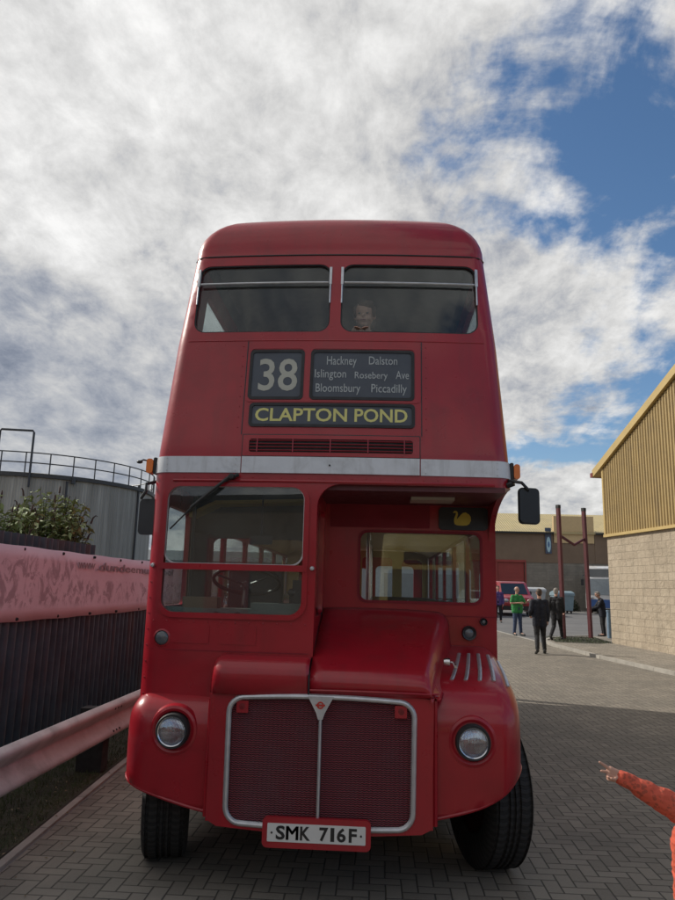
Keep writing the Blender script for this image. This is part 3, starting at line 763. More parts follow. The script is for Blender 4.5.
# number plate
def npf(a, b, off): return Vector((a, -.165 - off, b))
npl = panel('plate_holder', rrect(-.318, .338, .308, .502, .03), [], npf, .03, RED, bus)
panel('number_plate', rrect(-.288, .372, .278, .470, .006), [], npf, .004, WHITEP, npl, off=.003)
lettering('registration', [('S', -.238, .384, -.185, .459, .028), ('M', -.1795, .385, -.1125, .458, .0), ('M', -.177, .3852, -.110, .4578, .0), ('M', -.174, .385, -.107, .458, .0), ('K', -.098, .385, -.040, .458, .028), ('7', .013, .385, .064, .458, .028), ('1', .077, .385, .099, .458, .028), ('6', .114, .384, .165, .459, .028), ('F', .182, .385, .228, .458, .028)], npf, BLACKP, npl, .003)
g = G()
for s in (-.262, .252): g.lathe([(0, -.003), (.006, -.002), (.006, .002)], npf(s, .42, .004), 'Y', 10)
g.build('plate_screw', BLACKP, npl)

# wings
def wing(side, x_in, x_out, prof, zlow_in, zlow_out, name, curve=2):
    rr = .15; ns = 22; g = G(); rows = []
    W = abs(x_out - x_in)
    for i in range(ns + 1):
        if i < 10: d = W - rr - (W - rr) * i / 10; x_d = d + rr; roll = 0; off = x_d
        else:
            ph = (i - 10) / (ns - 10) * PI / 2 * 1.0; off = rr - rr * math.sin(ph); roll = rr * (1 - math.cos(ph))
        x = x_out - side * off
        s = 1 - off / W
        zb = zlow_in + (zlow_out - zlow_in) * (s * .45 + .55 * s ** curve)
        pts = []
        P0 = [(Y, max(z, zb) if j > 0 else zb) for j, (Y, z) in enumerate(prof)]
        for j, (Y, z) in enumerate(P0):
            a = prof[max(0, j - 1)]; b_ = prof[min(len(prof) - 1, j + 1)]
            t = Vector((b_[0] - a[0], b_[1] - a[1])).normalized(); nrm = Vector((-t[1], t[0]))   # outward: front/up
            pts.append((x, Y - nrm[0] * roll, z - nrm[1] * roll))
        rows.append(pts)
    n = len(prof); vs = [p for r0 in rows for p in r0]
    fs = [(i * n + k, i * n + k + 1, (i + 1) * n + k + 1, (i + 1) * n + k) for i in range(ns) for k in range(n - 1)]
    me = bpy.data.meshes.new(name); me.from_pydata(vs, [], fs); o = link(name, me, RED, bus); finish(me, 60)
    sm = o.modifiers.new('s', 'SOLIDIFY'); sm.thickness = .02; sm.offset = -1
    # rolled lower edge
    return o, rows
def smoothprof(P, it=2):
    for _ in range(it):
        Q = [P[0]]
        for a, b_ in zip(P, P[1:]): Q += [(a[0] * .75 + b_[0] * .25, a[1] * .75 + b_[1] * .25), (a[0] * .25 + b_[0] * .75, a[1] * .25 + b_[1] * .75)]
        P = Q + [P[-1]]
    return P
profN = smoothprof([(-.02, .5), (-.045, .8), (-.052, .96), (-.035, 1.09), (.03, 1.195), (.14, 1.262), (.34, 1.32), (.6, 1.37), (YB, 1.42)])
profO = smoothprof([(-.02, .5), (-.045, .78), (-.048, .92), (-.030, 1.03), (.03, 1.105), (.13, 1.145), (.26, 1.155)])
wn_, rowsN = wing(1, .66, 1.212, profN, .48, .76, 'front_wing', 4)
wo_, rowsO = wing(-1, -.66, -1.225, profO, .47, .63, 'front_wing', 1.6)
for o, rows in ((wn_, rowsN), (wo_, rowsO)):
    g = G(); g.tube([Vector(r0[0]) + Vector((0, .006, .0)) for r0 in rows], .012, 8); g.build('rolled_edge', RED, o)
# vertical fillet between radiator panel and wings
for (x0, x1, zt) in ((-.70, -.655, 1.13), (.66, .70, 1.16)):
    g = G(); g.tube([(.5 * (x0 + x1), -.06, .46), (.5 * (x0 + x1), -.068, .8), (.5 * (x0 + x1), -.066, zt)], .016, 8); g.build('wing_beading', RED, bus)
for q in ((-.665, -.645, 1.14), (.645, .665, 1.17)):
    g = G(); g.box(q[0], -.112, .45, q[1], .0, q[2]); g.build('radiator_side', RED, bus)
# tread strips on nearside wing
def wing_z(y): 
    for a, b_ in zip(profN, profN[1:]):
        if a[0] <= y <= b_[0] and b_[0] > a[0] and a[1] > 1.15: return a[1] + (b_[1] - a[1]) * (y - a[0]) / (b_[0] - a[0])
    return 1.24
def rowz(x):
    off = 1.212 - x
    if off > .15: return 0
    return .15 - math.sqrt(max(0, .15 ** 2 - (.15 - off) ** 2))
for k in range(5):
    x0 = .80 + k * .088; x1 = .905 + k * .066
    pts = []
    for i in range(14):
        yy = .14 + .50 * i / 13; xx = x0 + (x1 - x0) * (i / 13) ** .8; pts.append((xx, yy, wing_z(yy) - rowz(xx) + .004))
    g = G()
    for (xx, yy, zz) in pts: pass
    g.tube(pts, .0125, 8, sq=.35); g.build('tread_strip', ALU, wn_)
# headlights
for (cx, cz, s) in ((-.905, .932, -1), (.905, .930, 1)):
    Yh = -.055
    g = G(); g.lathe([(.100, .02), (.113, -.002), (.128, -.008), (.143, -.002), (.155, .03), (.100, .03), (.100, .02)], (cx, Yh + .008, cz), 'Y', 40); hh = g.build('headlight', RED, bus)
    g = G(); g.lathe([(.085, -.03), (.098, -.034), (.104, -.02), (.104, .02), (.085, .02), (.085, -.03)], (cx, Yh, cz), 'Y', 40); g.build('rubber_rim', BLACK, hh)
    g = G(); g.lathe([(.080, -.036), (.086, -.040), (.090, -.03), (.090, .0), (.080, .0), (.080, -.036)], (cx, Yh, cz), 'Y', 40); g.build('chrome_ring', CHROME, hh)
    g = G(); g.lathe([(.081, -.032), (.075, .01), (.058, .03), (.033, .045), (.004, .05), (.004, .055), (.036, .05), (.062, .038), (.081, .012), (.085, -.032), (.081, -.032)], (cx, Yh, cz), 'Y', 32); g.build('reflector_bowl', CHROME, hh)
    g = G(); ell(g, (cx, Yh + .02, cz), .010, .018, .010); g.build('bulb', mat('bulb_glass', (.7, .7, .66), .2), hh)
    g = G(); g.lathe([(0, -.058), (.03, -.056), (.06, -.050), (.075, -.038), (.083, -.028), (.083, -.024), (.03, -.05), (0, -.052)], (cx, Yh, cz), 'Y', 40); ln = g.build('lens', None, hh)
    m, nt, b = newmat('ribbed_lens'); tc = nt.node('ShaderNodeTexCoord').outputs['Object']; x, y, z = nt.sep(tc)
    nt.n.remove(b); tr = nt.node('ShaderNodeBsdfTransparent'); tr.inputs[0].default_value = (.85, .9, .95, 1)
    gl = nt.node('ShaderNodeBsdfAnisotropic'); gl.inputs['Roughness'].default_value = .06; gl.inputs['Color'].default_value = (.9, .95, 1, 1)
    nt.put(gl.inputs['Normal'], nt.bump(nt.m('SINE', nt.m('MULTIPLY', x, 900)), .8, .002))
    mxs = nt.node('ShaderNodeMixShader'); mxs.inputs[0].default_value = .42; nt.l.new(tr.outputs[0], mxs.inputs[1]); nt.l.new(gl.outputs[0], mxs.inputs[2]); nt.l.new(mxs.outputs[0], nt.n['Material Output'].inputs[0])
    ln.data.materials.append(m)

# wheels
def wheel(cx, cy, steer, w=.27, r=.5):
    e = empty('wheel', (cx, cy, r - .004 + gz(cy) * .5), R_(steer)); e.parent = bus
    h = w / 2
    prof = [(.29, -h * .8), (.36, -h * 1.0), (.42, -h * 1.02), (.462, -h * .97), (.486, -h * .88)]
    for k in range(-3, 4):
        c = k * h * .25; prof += [(.497, c - .011), (.484, c - .008), (.484, c + .008), (.497, c + .011)] if abs(k) % 2 == 1 or k == 0 else [(.499, c)]
    prof += [(.486, h * .88), (.462, h * .97), (.42, h * 1.02), (.36, h), (.29, h * .8), (.29, -h * .8)]
    g = G()
    g.lathe(prof, (0, 0, 0), 'X', 72)
    o = g.build('tyre', TREAD, e, 25)
    g = G(); g.lathe([(.29, -h * .8), (.30, -h * .7), (.27, -h * .5), (.2, -h * .3), (.13, -h * .6), (.06, -h * .9), (0.001, -h * .9), (0.001, h * .7), (.1, h * .7), (.24, h * .3), (.27, h * .6), (.29, h * .8), (.29, -h * .8)], (0, 0, 0), 'X', 40); g.build('rim', RIM, e)
    g = G()
    for k in range(10):
        a = 2 * PI * k / 10; s = 1 if cx > 0 else -1; g.lathe([(.014, -.02), (.014, .02)], (s * h * .5, .17 * math.cos(a), .17 * math.sin(a)), 'X', 6)
    g.build('wheel_nuts', UNDER, e)
    return e
wheel(-1.10, .66, 13, .29); wheel(1.09, .74, 13, .29)
wheel(-1.03, 6.1, 0); wheel(1.03, 6.1, 0)
g = G(); g.box(-.85, .6, .42, .9, .75, .52); g.box(-.45, .0, .45, -.35, 8, .62); g.box(.35, .0, .45, .45, 8, .62); g.box(-.5, .1, .5, .5, 1.6, 1.1); g.box(-1.1, 1.4, .45, 1.1, 8.6, .7); g.box(-.3, 5.5, .3, .5, 6.3, .7); g.box(-1.12, 1.35, .22, -.8, 5.3, .7); g.box(.8, 1.35, .25, 1.1, 5.3, .7);  g.build('chassis_and_sun_block', UNDER, bus)  # low offside box added to block sun leaking under the bus
g = G(); g.tube([(-1.19, .38, .60), (-1.23, .36, .60)], .02, 8); g.tube([(-1.17, .4, .52), (-1.24, .38, .52)], .022, 8); g.build('step_bolts', UNDER, bus)

# indicators
for s in (-1, 1):
    g = G(); g.prism(rrect(min(s * 1.196, s * 1.222), 2.545, max(s * 1.196, s * 1.222), 2.66, .01), lambda a, b, h: (a, h, b), .16, .235); ib = g.build('indicator', BLACKP, bus)
    g = G(); g.prism(rrect(min(s * 1.222, s * 1.268), 2.55, max(s * 1.222, s * 1.262), 2.65, .018), lambda a, b, h: (a, h, b), .15, .225); g.build('amber_lens', AMBER, ib)
# mirrors
g = G(); g.tube([(1.16, .16, 2.535), (1.20, .09, 2.525), (1.25, .05, 2.51), (1.29, .06, 2.47), (1.295, .1, 2.44)], .011, 8); g.tube([(1.17, .12, 2.5), (1.21, .1, 2.515)], .02, 8); ma = g.build('mirror_arm', BLACKP, bus)
g = G(); g.prism(rrect(1.228, 2.245, 1.372, 2.482, .03), lambda a, b, h: (a, .08 + h + (a - 1.3) * .25, b), 0, .02); g.prism(rrect(1.236, 2.253, 1.364, 2.474, .028), lambda a, b, h: (a, .08 + h + (a - 1.3) * .25, b), -.012, .0); mo = g.build('mirror_head', BLACKP, ma)
g = G(); g.tube([(-1.19, .2, 2.50), (-1.245, .12, 2.47), (-1.245, .12, 2.42), (-1.28, .13, 2.37)], .011, 8); ma = g.build('mirror_arm', BLACKP, bus)
g = G(); g.prism(rrect(-1.298, 2.13, -1.168, 2.372, .03), lambda a, b, h: (a, .14 + h - (a + 1.2) * .3, b), 0, .03); g.build('mirror_head', BLACKP, ma)
g = G(); g.tube([(-1.262, .2, 2.64), (-1.30, .18, 2.645), (-1.33, .18, 2.63)], .006, 6); ell(g, (-1.325, .18, 2.63), .022, .015, .012); g.build('marker_arm', BLACKP, bus)
# wiper
g = G(); g.tube([surf(-.655, 2.515, .045), surf(-.78, 2.41, .05), surf(-.905, 2.305, .05)], .011, 8); g.lathe([(.0, -.03), (.018, -.028), (.02, 0), (.02, .04)], surf(-.645, 2.515, .03), 'Y', 12); wi = g.build('wiper', BLACKP, bus)
g = G(); g.tube([surf(-.70, 2.49, .03), surf(-.87, 2.345, .028), surf(-1.045, 2.165, .02)], .0055, 6); g.tube([surf(-.60, 2.53, .028), surf(-.70, 2.485, .03)], .013, 8); g.build('wiper_blade', BLACK, wi)

# ================================================================== GROUND
YS = [-400, -20, 6, 9, 12, 16, 20, 24, 28, 32, 36, 40, 46, 80, 200, 1500]
def sheet(name, poly_fn, m, dz, kind='structure'):
    """poly_fn(y)->(x0,x1)"""
    pass
def gsheet(name, pts, m, dz, step=2.0, label=None):
    """polygon pts laid on the ground profile, raised dz"""
    loop = dens(pts, step)
    V = [Vector(p) for p in loop]; E = [(i, (i + 1) % len(V)) for i in range(len(V))]
    ys = [p[1] for p in pts]; xs = [p[0] for p in pts]
    for yy in [q for q in YS if min(ys) < q < max(ys)]:
        for k in range(0, 41):
            xx = min(xs) + (max(xs) - min(xs)) * k / 40
            if inside((xx, yy), loop) and not near((xx, yy), [loop], .02): V.append(Vector((xx, yy)))
    v2, e2, f2 = geometry.delaunay_2d_cdt(V, E, [], 1, 1e-6)[:3]
    me = bpy.data.meshes.new(name); me.from_pydata([(v[0], v[1], gz(v[1]) + dz) for v in v2], [], [tuple(f) for f in f2])
    o = link(name, me, m); o['kind'] = 'structure'
    for p in me.polygons: p.use_smooth = True
    return o
g = G(); vs = []; xs = [-1500, -60, -20, 0, 20, 60, 1500]
for yy in YS:
    for xx in xs: vs.append((xx, yy, gz(yy)))
fs = [(i * 7 + k, i * 7 + k + 1, (i + 1) * 7 + k + 1, (i + 1) * 7 + k) for i in range(len(YS) - 1) for k in range(6)]
me = bpy.data.meshes.new('ground'); me.from_pydata(vs, [], fs); go = link('ground', me, ASPH); go['kind'] = 'structure'
kl = [(-1.95, -12), (-2.01, .2), (-2.16, 2.61), (-2.5, 9.0), (-2.9, 16)]
kr = [(9.6, -12), (8.6, 4), (6.97, 12.34), (6.3, 15.56), (5.85, 19.2)]
yard = gsheet('block_paved_yard', [(-1.95, -12), (9.6, -12), (8.6, 4), (6.97, 12.34), (6.3, 15.56), (5.85, 19.2), (5.8, 20.5), (5.0, 27), (3.5, 34), (-3.2, 34), (-2.9, 16), (-2.5, 9), (-2.16, 2.61), (-2.01, .2)], PAVER, .004)
verge = gsheet('grass_verge', [(-2.05, -12), (-2.11, .2), (-2.26, 2.61), (-2.6, 9), (-3.0, 16), (-3.3, 34), (-9, 34), (-9, -12)], SOIL, .012)
pav = [(9.7, -12), (8.72, 4), (7.09, 12.34), (6.42, 15.56), (5.97, 19.2), (6.05, 20.6), (6.6, 21.9), (7.6, 22.8), (8.3, 23.2), (30, 23.2), (30, -12)]
gsheet('pavement', pav, PAVEW, .06)
gsheet('weedy_patch', [(6.2, 20.0), (7.6, 19.8), (8.2, 20.6), (8.2, 22.6), (7.6, 22.5), (6.8, 21.7), (6.3, 20.8)], SOIL, .07)
def kerb(name, line, w, h, seg=.9):
    g = G(); pts = []
    for a, b_ in zip(line, line[1:]):
        L = math.dist(a, b_); k = max(1, round(L / seg))
        for j in range(k):
            p = Vector(a).lerp(Vector(b_), j / k); q = Vector(a).lerp(Vector(b_), (j + .985) / k); d = (q - p).normalized(); nn = Vector((-d[1], d[0])) * w / 2
            vs = []
            for zz in (-.05, h):
                for c in (p - nn, q - nn, q + nn, p + nn): vs.append((c[0], c[1], gz(c[1]) + zz))
            g.add(vs, [(3, 2, 1, 0), (4, 5, 6, 7), (0, 1, 5, 4), (1, 2, 6, 5), (2, 3, 7, 6), (3, 0, 4, 7)])
    o = g.build(name, KERB, None, smooth=False); o['kind'] = 'structure'; return o
kerb('kerb', [(9.65, -12), (8.66, 4), (7.03, 12.34), (6.36, 15.56), (5.91, 19.2), (6.0, 20.6), (6.55, 21.9), (7.6, 22.85), (8.3, 23.25)], .13, .085)
kerb('kerb_edging', [(-2.0, -12), (-2.06, .2), (-2.21, 2.61), (-2.55, 9.0), (-2.95, 16), (-3.25, 34)], .06, .02)
kerb('flush_kerb', [(5.0, 27.0), (5.8, 20.6)], .12, .012); kerb('flush_kerb', [(3.6, 33.6), (5.0, 27.1)], .12, .012)

# grass blades (uncountable)
g = G()
for i in range(9000):
    yy = random.uniform(-.3, 9) if i % 3 else random.uniform(.2, 4); xl = lerp_tab(yy, [(-1, -2.12), (.2, -2.13), (2.6, -2.28), (9, -2.62)]); xx = xl - abs(random.gauss(0, .45)); 
    if xx < -3.35: continue
    h = random.uniform(.015, .06) * (1.6 if xx < xl - .35 else .8); a = random.uniform(0, 2 * PI); w = .003; lx, ly = random.gauss(0, .02), random.gauss(0, .02)
    z0 = gz(yy) + .01
    g.add([(xx - w * math.cos(a), yy - w * math.sin(a), z0), (xx + w * math.cos(a), yy + w * math.sin(a), z0), (xx + lx, yy + ly, z0 + h)], [(0, 1, 2)])
for i in range(900):
    xx, yy = random.uniform(6.3, 8.1), random.uniform(19.9, 22.3); h = random.uniform(.02, .09); a = random.uniform(0, 6.3); z0 = gz(yy) + .06
    g.add([(xx - .01 * math.cos(a), yy - .01 * math.sin(a), z0), (xx + .01 * math.cos(a), yy + .01 * math.sin(a), z0), (xx + random.gauss(0, .05), yy, z0 + h)], [(0, 1, 2)])
me = bpy.data.meshes.new('grass'); me.from_pydata(g.v, [], g.f); tag(link('grass', me, GRASS), 'short rough grass along the verge and around the posts', 'grass', None, 'stuff')
g = G()
for i in range(170):
    yy = random.uniform(-.2, 6); xx = lerp_tab(yy, [(-1, -2.1), (9, -2.6)]) + random.gauss(-.1, .35)
    if xx < -3.3 or xx > -1.3: continue
    s = random.uniform(.006, .02); a = random.uniform(0, 6.3); z0 = gz(yy) + .03 if xx < -2.1 else gz(yy) + .008
    c, d = math.cos(a) * s, math.sin(a) * s
    g.add([(xx - c, yy - d, z0), (xx + d * .5, yy - c * .5, z0 + .008), (xx + c, yy + d, z0 + .003), (xx - d * .5, yy + c * .5, z0 + .006)], [(0, 1, 2, 3)])
me = bpy.data.meshes.new('leaf_litter'); me.from_pydata(g.v, [], g.f); tag(link('leaf_litter', me, DRY), 'small dry leaves and litter on the verge edge', 'litter', None, 'stuff')

# ================================================================== LEFT: rail, fence, banner, tank, shrubs
PINK = mat('faded_pink_rail', (.48, .47, .46), .6, var=.15, vscale=3, dirt=(.28, .28, .27), dirt_amt=.8, bump=.2, bscale=30)
ra = empty('guard_rail', (-2.25, 0, 0), 0, 'low faded pink steel crash barrier beside the bus', 'crash barrier')
prof = [(0, .335), (.05, .36), (.055, .40), (.0, .455), (-.035, .50), (-.035, .515), (.0, .55), (.055, .605), (.05, .645), (.0, .672)]
prof = smoothprof(prof, 1); prof2 = prof + [(a - .006, b) for a, b in reversed(prof)]
g = G(); Ys = [-6 + k * .8 for k in range(26)]; n = len(prof2); vs = []
for Y in Ys: vs += [(a, Y, b + gz(Y)) for a, b in prof2]
fs = [(i * n + k, i * n + (k + 1) % n, (i + 1) * n + (k + 1) % n, (i + 1) * n + k) for i in range(len(Ys) - 1) for k in range(n)]
fs += [tuple(range(n)), tuple((len(Ys) - 1) * n + k for k in range(n))]
g.add(vs, fs); g.build('rail_beam', PINK, ra, 50)
for k in range(-2, 5):
    Y = 2.62 + k * 3.2 - .0
    g = G(); g.box(-.30, Y - .02, -.2, -.05, Y + .14, .60 + gz(Y)); g.build('post', mat('dark_timber', (.02, .02, .02), .8, bump=.3) if k == -2 else bpy.data.materials['dark_timber'], ra)
g = G()
for k in range(-2, 5):
    Y = 2.62 + k * 3.2
    for dy in (-.03, .05, .13):
        for zz in (.61, .40): g.lathe([(.0, .012), (.010, .01), (.013, .0), (.013, -.01)], (.045, Y + dy, zz + gz(Y)), 'X', 8)
g.build('rail_bolt', UNDER, ra)

FEN = mat('dark_corrugated_steel', (.055, .105, .125), .6, metal=.2, var=.35, vscale=2.5, dirt=(.06, .09, .095), dirt_amt=.6)
fe = empty('corrugated_fence', (-3.4, 0, 0), 0, 'dark grey corrugated metal fence behind the crash barrier', 'fence')
def corrug(y0, y1, z0, z1, x, pitch=.16, depth=.034, zg=True):
    g = G(); vs = []; fs = []; n = int((y1 - y0) / pitch * 8)
    for i in range(n + 1):
        Y = y0 + (y1 - y0) * i / n; ph = 2 * PI * Y / pitch; s = math.sin(ph); c = max(-1, min(1, s * 1.8)); X = x + depth * c
        for (zz) in (z0, z1): vs += [(X, Y, zz + gz(Y)), (X - .004, Y, zz + gz(Y))]
    for i in range(n):
        a = i * 4; b_ = a + 4
        fs += [(a, a + 2, b_ + 2, b_), (a + 1, b_ + 1, b_ + 3, a + 3), (a + 2, a + 3, b_ + 3, b_ + 2), (a, b_, b_ + 1, a + 1)]
    fs += [(0, 1, 3, 2), (n * 4, n * 4 + 2, n * 4 + 3, n * 4 + 1)]
    g.add(vs, fs); return g
corrug(-6, 18, .02, 2.12, 0).build('lower_sheets', FEN, fe, 60)
corrug(-6, 4.85, 1.9, 2.30, -.075).build('raised_sheets', FEN, fe, 60)
g = G()
for k in range(8): g.box(-.19, -5 + k * 3, 0, -.115, -4.92 + k * 3, 2.1)
g.box(-.12, -6, 1.75, -.05, 18, 1.82); g.build('fence_frame', FEN, fe)
# banner
m, nt, b = newmat('faded_banner'); tc = nt.node('ShaderNodeTexCoord').outputs['Object']; x, y, z = nt.sep(tc)
v = nt.comb(nt.m('MULTIPLY', y, 1.0), nt.m('MULTIPLY', z, 1.4), 0.)
blk = nt.noise(nt.mapv(v, (2.2, 1.2, 1)), 2.3, 9, .72, 1.2)
zone = nt.m('MULTIPLY', nt.m('MULTIPLY', nt.smooth(z, 1.48, 1.6), nt.smooth(nt.m('SUBTRACT', 2.12, z), .0, .14)), nt.m('MAXIMUM', nt.smooth(nt.m('SUBTRACT', 4.3, y), 0, .3), nt.smooth(nt.m('SUBTRACT', 1.86, z), 0, .06)))
fo = nt.m('MULTIPLY', nt.m('MULTIPLY', nt.smooth(blk, .47, .57), zone), .68)
stn = nt.noise(tc, 1.6, 6, .6)
col = nt.mixc(nt.remap(stn, .3, .7, 0, 1), (.70, .65, .68), (.78, .74, .77))
col = nt.mixc(fo, col, (.30, .26, .28)); nt.put(b.inputs['Base Color'], col); b.inputs['Roughness'].default_value = .9; b.inputs['Specular IOR Level'].default_value = .2
nt.put(b.inputs['Normal'], nt.bump(nt.noise(nt.mapv(tc, (1, 1, 3)), 2.5, 4), .25, .02)); BAN = m
ba = empty('banner', (-3.36, 0, 0), 0, 'long faded pink banner with a web address fixed along the dark fence', 'banner')
g = G(); vs = []; fs = []; ny, nz_ = 160, 6
for i in range(ny + 1):
    Y = -5 + 17 * i / ny
    for j in range(nz_ + 1):
        t = j / nz_; zz = 1.395 + .765 * t; wv = .008 * math.sin(Y * 2.1 + t * 2) + .005 * math.sin(Y * 5.3) ; sag = .003 * math.cos(2 * PI * Y / .95) * (1 if j in (0, nz_) else .3)
        vs.append((wv + .014, Y, zz + gz(Y) + sag * (1 if j else -1)))
for i in range(ny):
    for j in range(nz_): a = i * (nz_ + 1) + j; fs.append((a, a + 1, a + nz_ + 2, a + nz_ + 1))
me = bpy.data.meshes.new('sheet'); me.from_pydata(vs, [], fs); o = link('sheet', me, BAN, ba); finish(me, 60)
sm = o.modifiers.new('s', 'SOLIDIFY'); sm.thickness = .003; sm.offset = -1
g = G()
for i in range(18):
    Y = -5 + .1 + i * .95
    for zz in (1.42, 2.13): g.lathe([(.0, .03), (.014, .028), (.018, .018), (.018, 0)], (.008, Y, zz + gz(Y)), 'X', 10)
g.build('eyelet', UNDER, ba)
def banf(a, b, off): return Vector((.03 + off, a, b))
lettering('web_address', [('www', 4.08, 1.975, 4.62, 2.05, .02), ('.dundeemuseumof', 4.68, 1.965, 8.3, 2.075, .02)], banf, mat('faded_lettering', (.30, .25, .25), .7, var=.3, vscale=20), ba, 0, .001)

# tank
TNK = bpy.data.materials.new('weathered_tank_cladding'); TNK.use_nodes = True; nt = NT(TNK.node_tree); b = nt.n['Principled BSDF']
tc = nt.node('ShaderNodeTexCoord').outputs['Object']; x, y, z = nt.sep(tc); an = nt.m('ARCTAN2', y, x)
v = nt.comb(nt.m('MULTIPLY', an, 14.0), nt.m('MULTIPLY', z, .12), 0.)
st = nt.noise(v, 2.4, 6, .7); col = nt.mixc(nt.remap(st, .3, .7, 0, 1), (.22, .21, .185), (.44, .425, .385))
wn = nt.node('ShaderNodeTexWhiteNoise', noise_dimensions='1D'); nt.put(wn.inputs['W'], nt.m('FLOOR', nt.m('MULTIPLY', an, 15)))
col = nt.mixc(nt.m('MULTIPLY', wn.outputs['Value'], .5), col, (.17, .165, .145))
nt.put(b.inputs['Base Color'], col); b.inputs['Roughness'].default_value = .6; b.inputs['Metallic'].default_value = .2
nt.put(b.inputs['Normal'], nt.bump(nt.m('SINE', nt.m('MULTIPLY', an, 300)), .5, .02))
TC = (-16.75, 30.2); TR = 5.6; TZ = 6.35
tk = empty('storage_tank', (TC[0], TC[1], 0), 0, 'large round grey storage tank with railing round its top', 'tank')
g = G(); g.lathe([(TR, 0), (TR, TZ)], (0, 0, 0), 'Z', 96); g.build('tank_wall', TNK, tk)
g = G(); g.lathe([(TR - .02, TZ - .14), (TR + .12, TZ - .14), (TR + .12, TZ + .03), (TR - .02, TZ + .03), (TR - .02, TZ - .14)], (0, 0, 0), 'Z', 96); g.build('rim', mat('dark_tank_rim', (.05, .05, .05), .6), tk)
g = G(); g.lathe([(TR - .05, TZ + .06), (TR * .5, TZ + .45), (.01, TZ + .6)], (0, 0, 0), 'Z', 96); g.build('tank_roof', mat('pale_roof_coating', (.55, .52, .44), .5), tk)
rg = mat('dark_railing', (.045, .048, .055), .5, metal=.3)
g = G()
for hh in (.48, .92): g.tube([((TR + .05) * math.cos(2 * PI * k / 72), (TR + .05) * math.sin(2 * PI * k / 72), TZ + hh) for k in range(72)], .028, 6, True)
for k in range(36): a = 2 * PI * k / 36; c, s = (TR + .05) * math.cos(a), (TR + .05) * math.sin(a); g.tube([(c, s, TZ), (c, s, TZ + .92)], .028, 6)
g.build('railing', rg, tk)
aa = [(-15.94 - TC[0], 24.6 - TC[1]), (-14.56 - TC[0], 24.85 - TC[1])]
g = G(); g.tube([(aa[0][0], aa[0][1], TZ - .6), (aa[0][0], aa[0][1], TZ + 1.78), (aa[0][0] + .06, aa[0][1], TZ + 1.86), (aa[1][0] - .06, aa[1][1], TZ + 1.86), (aa[1][0], aa[1][1], TZ + 1.78), (aa[1][0], aa[1][1], TZ - .6)], .05, 8); g.build('ladder_hoop', rg, tk)
g = G(); g.tube([(TR * .66, -TR * .78, TZ - .3), (TR * .66, -TR * .78, TZ + .0)], .1, 8); g.build('outlet', rg, tk); g = G(); g.tube([(TR * .62, -TR * .80, .2), (TR * .62, -TR * .80, TZ - .2)], .05, 8); g.build('down_pipe', rg, tk); g = G(); g.tube([(TR * .99, -TR * .2, .2), (TR * .99, -TR * .2, TZ + .15)], .05, 8); g.build('down_pipe', rg, tk)

# shrubs
LEAF = mat('buddleia_leaf', (.20, .255, .10), .65, var=.45, vscale=8); LEAF2 = mat('pale_leaf', (.34, .39, .19), .65, var=.35, vscale=8); TWIG = mat('twig', (.06, .045, .03), .8); SPK = mat('dead_flower', (.06, .04, .035), .9)
def shrub(loc, H, W, n, label, seed):
    rnd = random.Random(seed); e = empty('shrub', loc, 0, label, 'shrub', 'shrubs growing behind the fence')
    st = G(); lf = G(); fl = G()
    for i in range(n):
        a = rnd.uniform(0, 2 * PI); rr = rnd.uniform(.1, 1) ** .7; h = H * rnd.uniform(.80, 1.0) * (1.03 - .13 * rr)
        tip = Vector((math.cos(a) * W * rr, math.sin(a) * W * rr * .8, h)); mid = Vector((tip.x * .45, tip.y * .45, h * .65)); p0 = Vector((tip.x * .12, tip.y * .12, 0))
        pts = []
        for k in range(9):
            t = k / 8; q = p0 * (1 - t) ** 2 + mid * 2 * t * (1 - t) + tip * t * t; q.z -= (t ** 4) * h * .04; pts.append(q)
        st.tube(pts, .012, 5, r2=.003)
        for k in range(26):
            t = .55 + .45 * (k / 26) ** .8; idx = t * 8; i0 = min(7, int(idx)); q = pts[i0].lerp(pts[i0 + 1], idx - i0)
            L = rnd.uniform(.09, .18) * (1.15 - .4 * t); d = Vector((rnd.gauss(0, 1), rnd.gauss(0, 1), rnd.gauss(.1, .6))).normalized(); sd = d.cross(Vector((rnd.gauss(0, .3), rnd.gauss(0, .3), 1))).normalized() * L * .24
            lf.cur = rnd.random() < .35 and 1 or 0
            lf.add([q, q + d * L * .45 + sd, q + d * L - Vector((0, 0, L * .25)), q + d * L * .45 - sd], [(0, 1, 2, 3)])
        if rnd.random() < .2:
            d = (pts[8] - pts[6]).normalized(); q = pts[8]; L = rnd.uniform(.12, .22); bend = Vector((d.x, d.y, -.7))
            lf.cur = 2; lf.tube([q, q + d * L * .4, q + d * L * .7 + bend * L * .2, q + d * L * .85 + bend * L * .5], .014, 6, r2=.004)
    st.build('stems', TWIG, e); lf.build('leaves', [LEAF, LEAF2, SPK], e, smooth=False)
    return e
shrub((-4.35, 3.95, 0), 3.0, .60, 120, 'leafy shrub with arching brown flower spikes, left of the taller bush by the tank', 3)
shrub((-4.25, 5.15, 0), 3.3, .60, 130, 'larger bushy green shrub rising highest against the grey tank wall', 5)
shrub((-3.95, 7.6, 0), 2.42, .5, 14, 'small sprig of weeds just showing over the far end of the pink banner', 9)

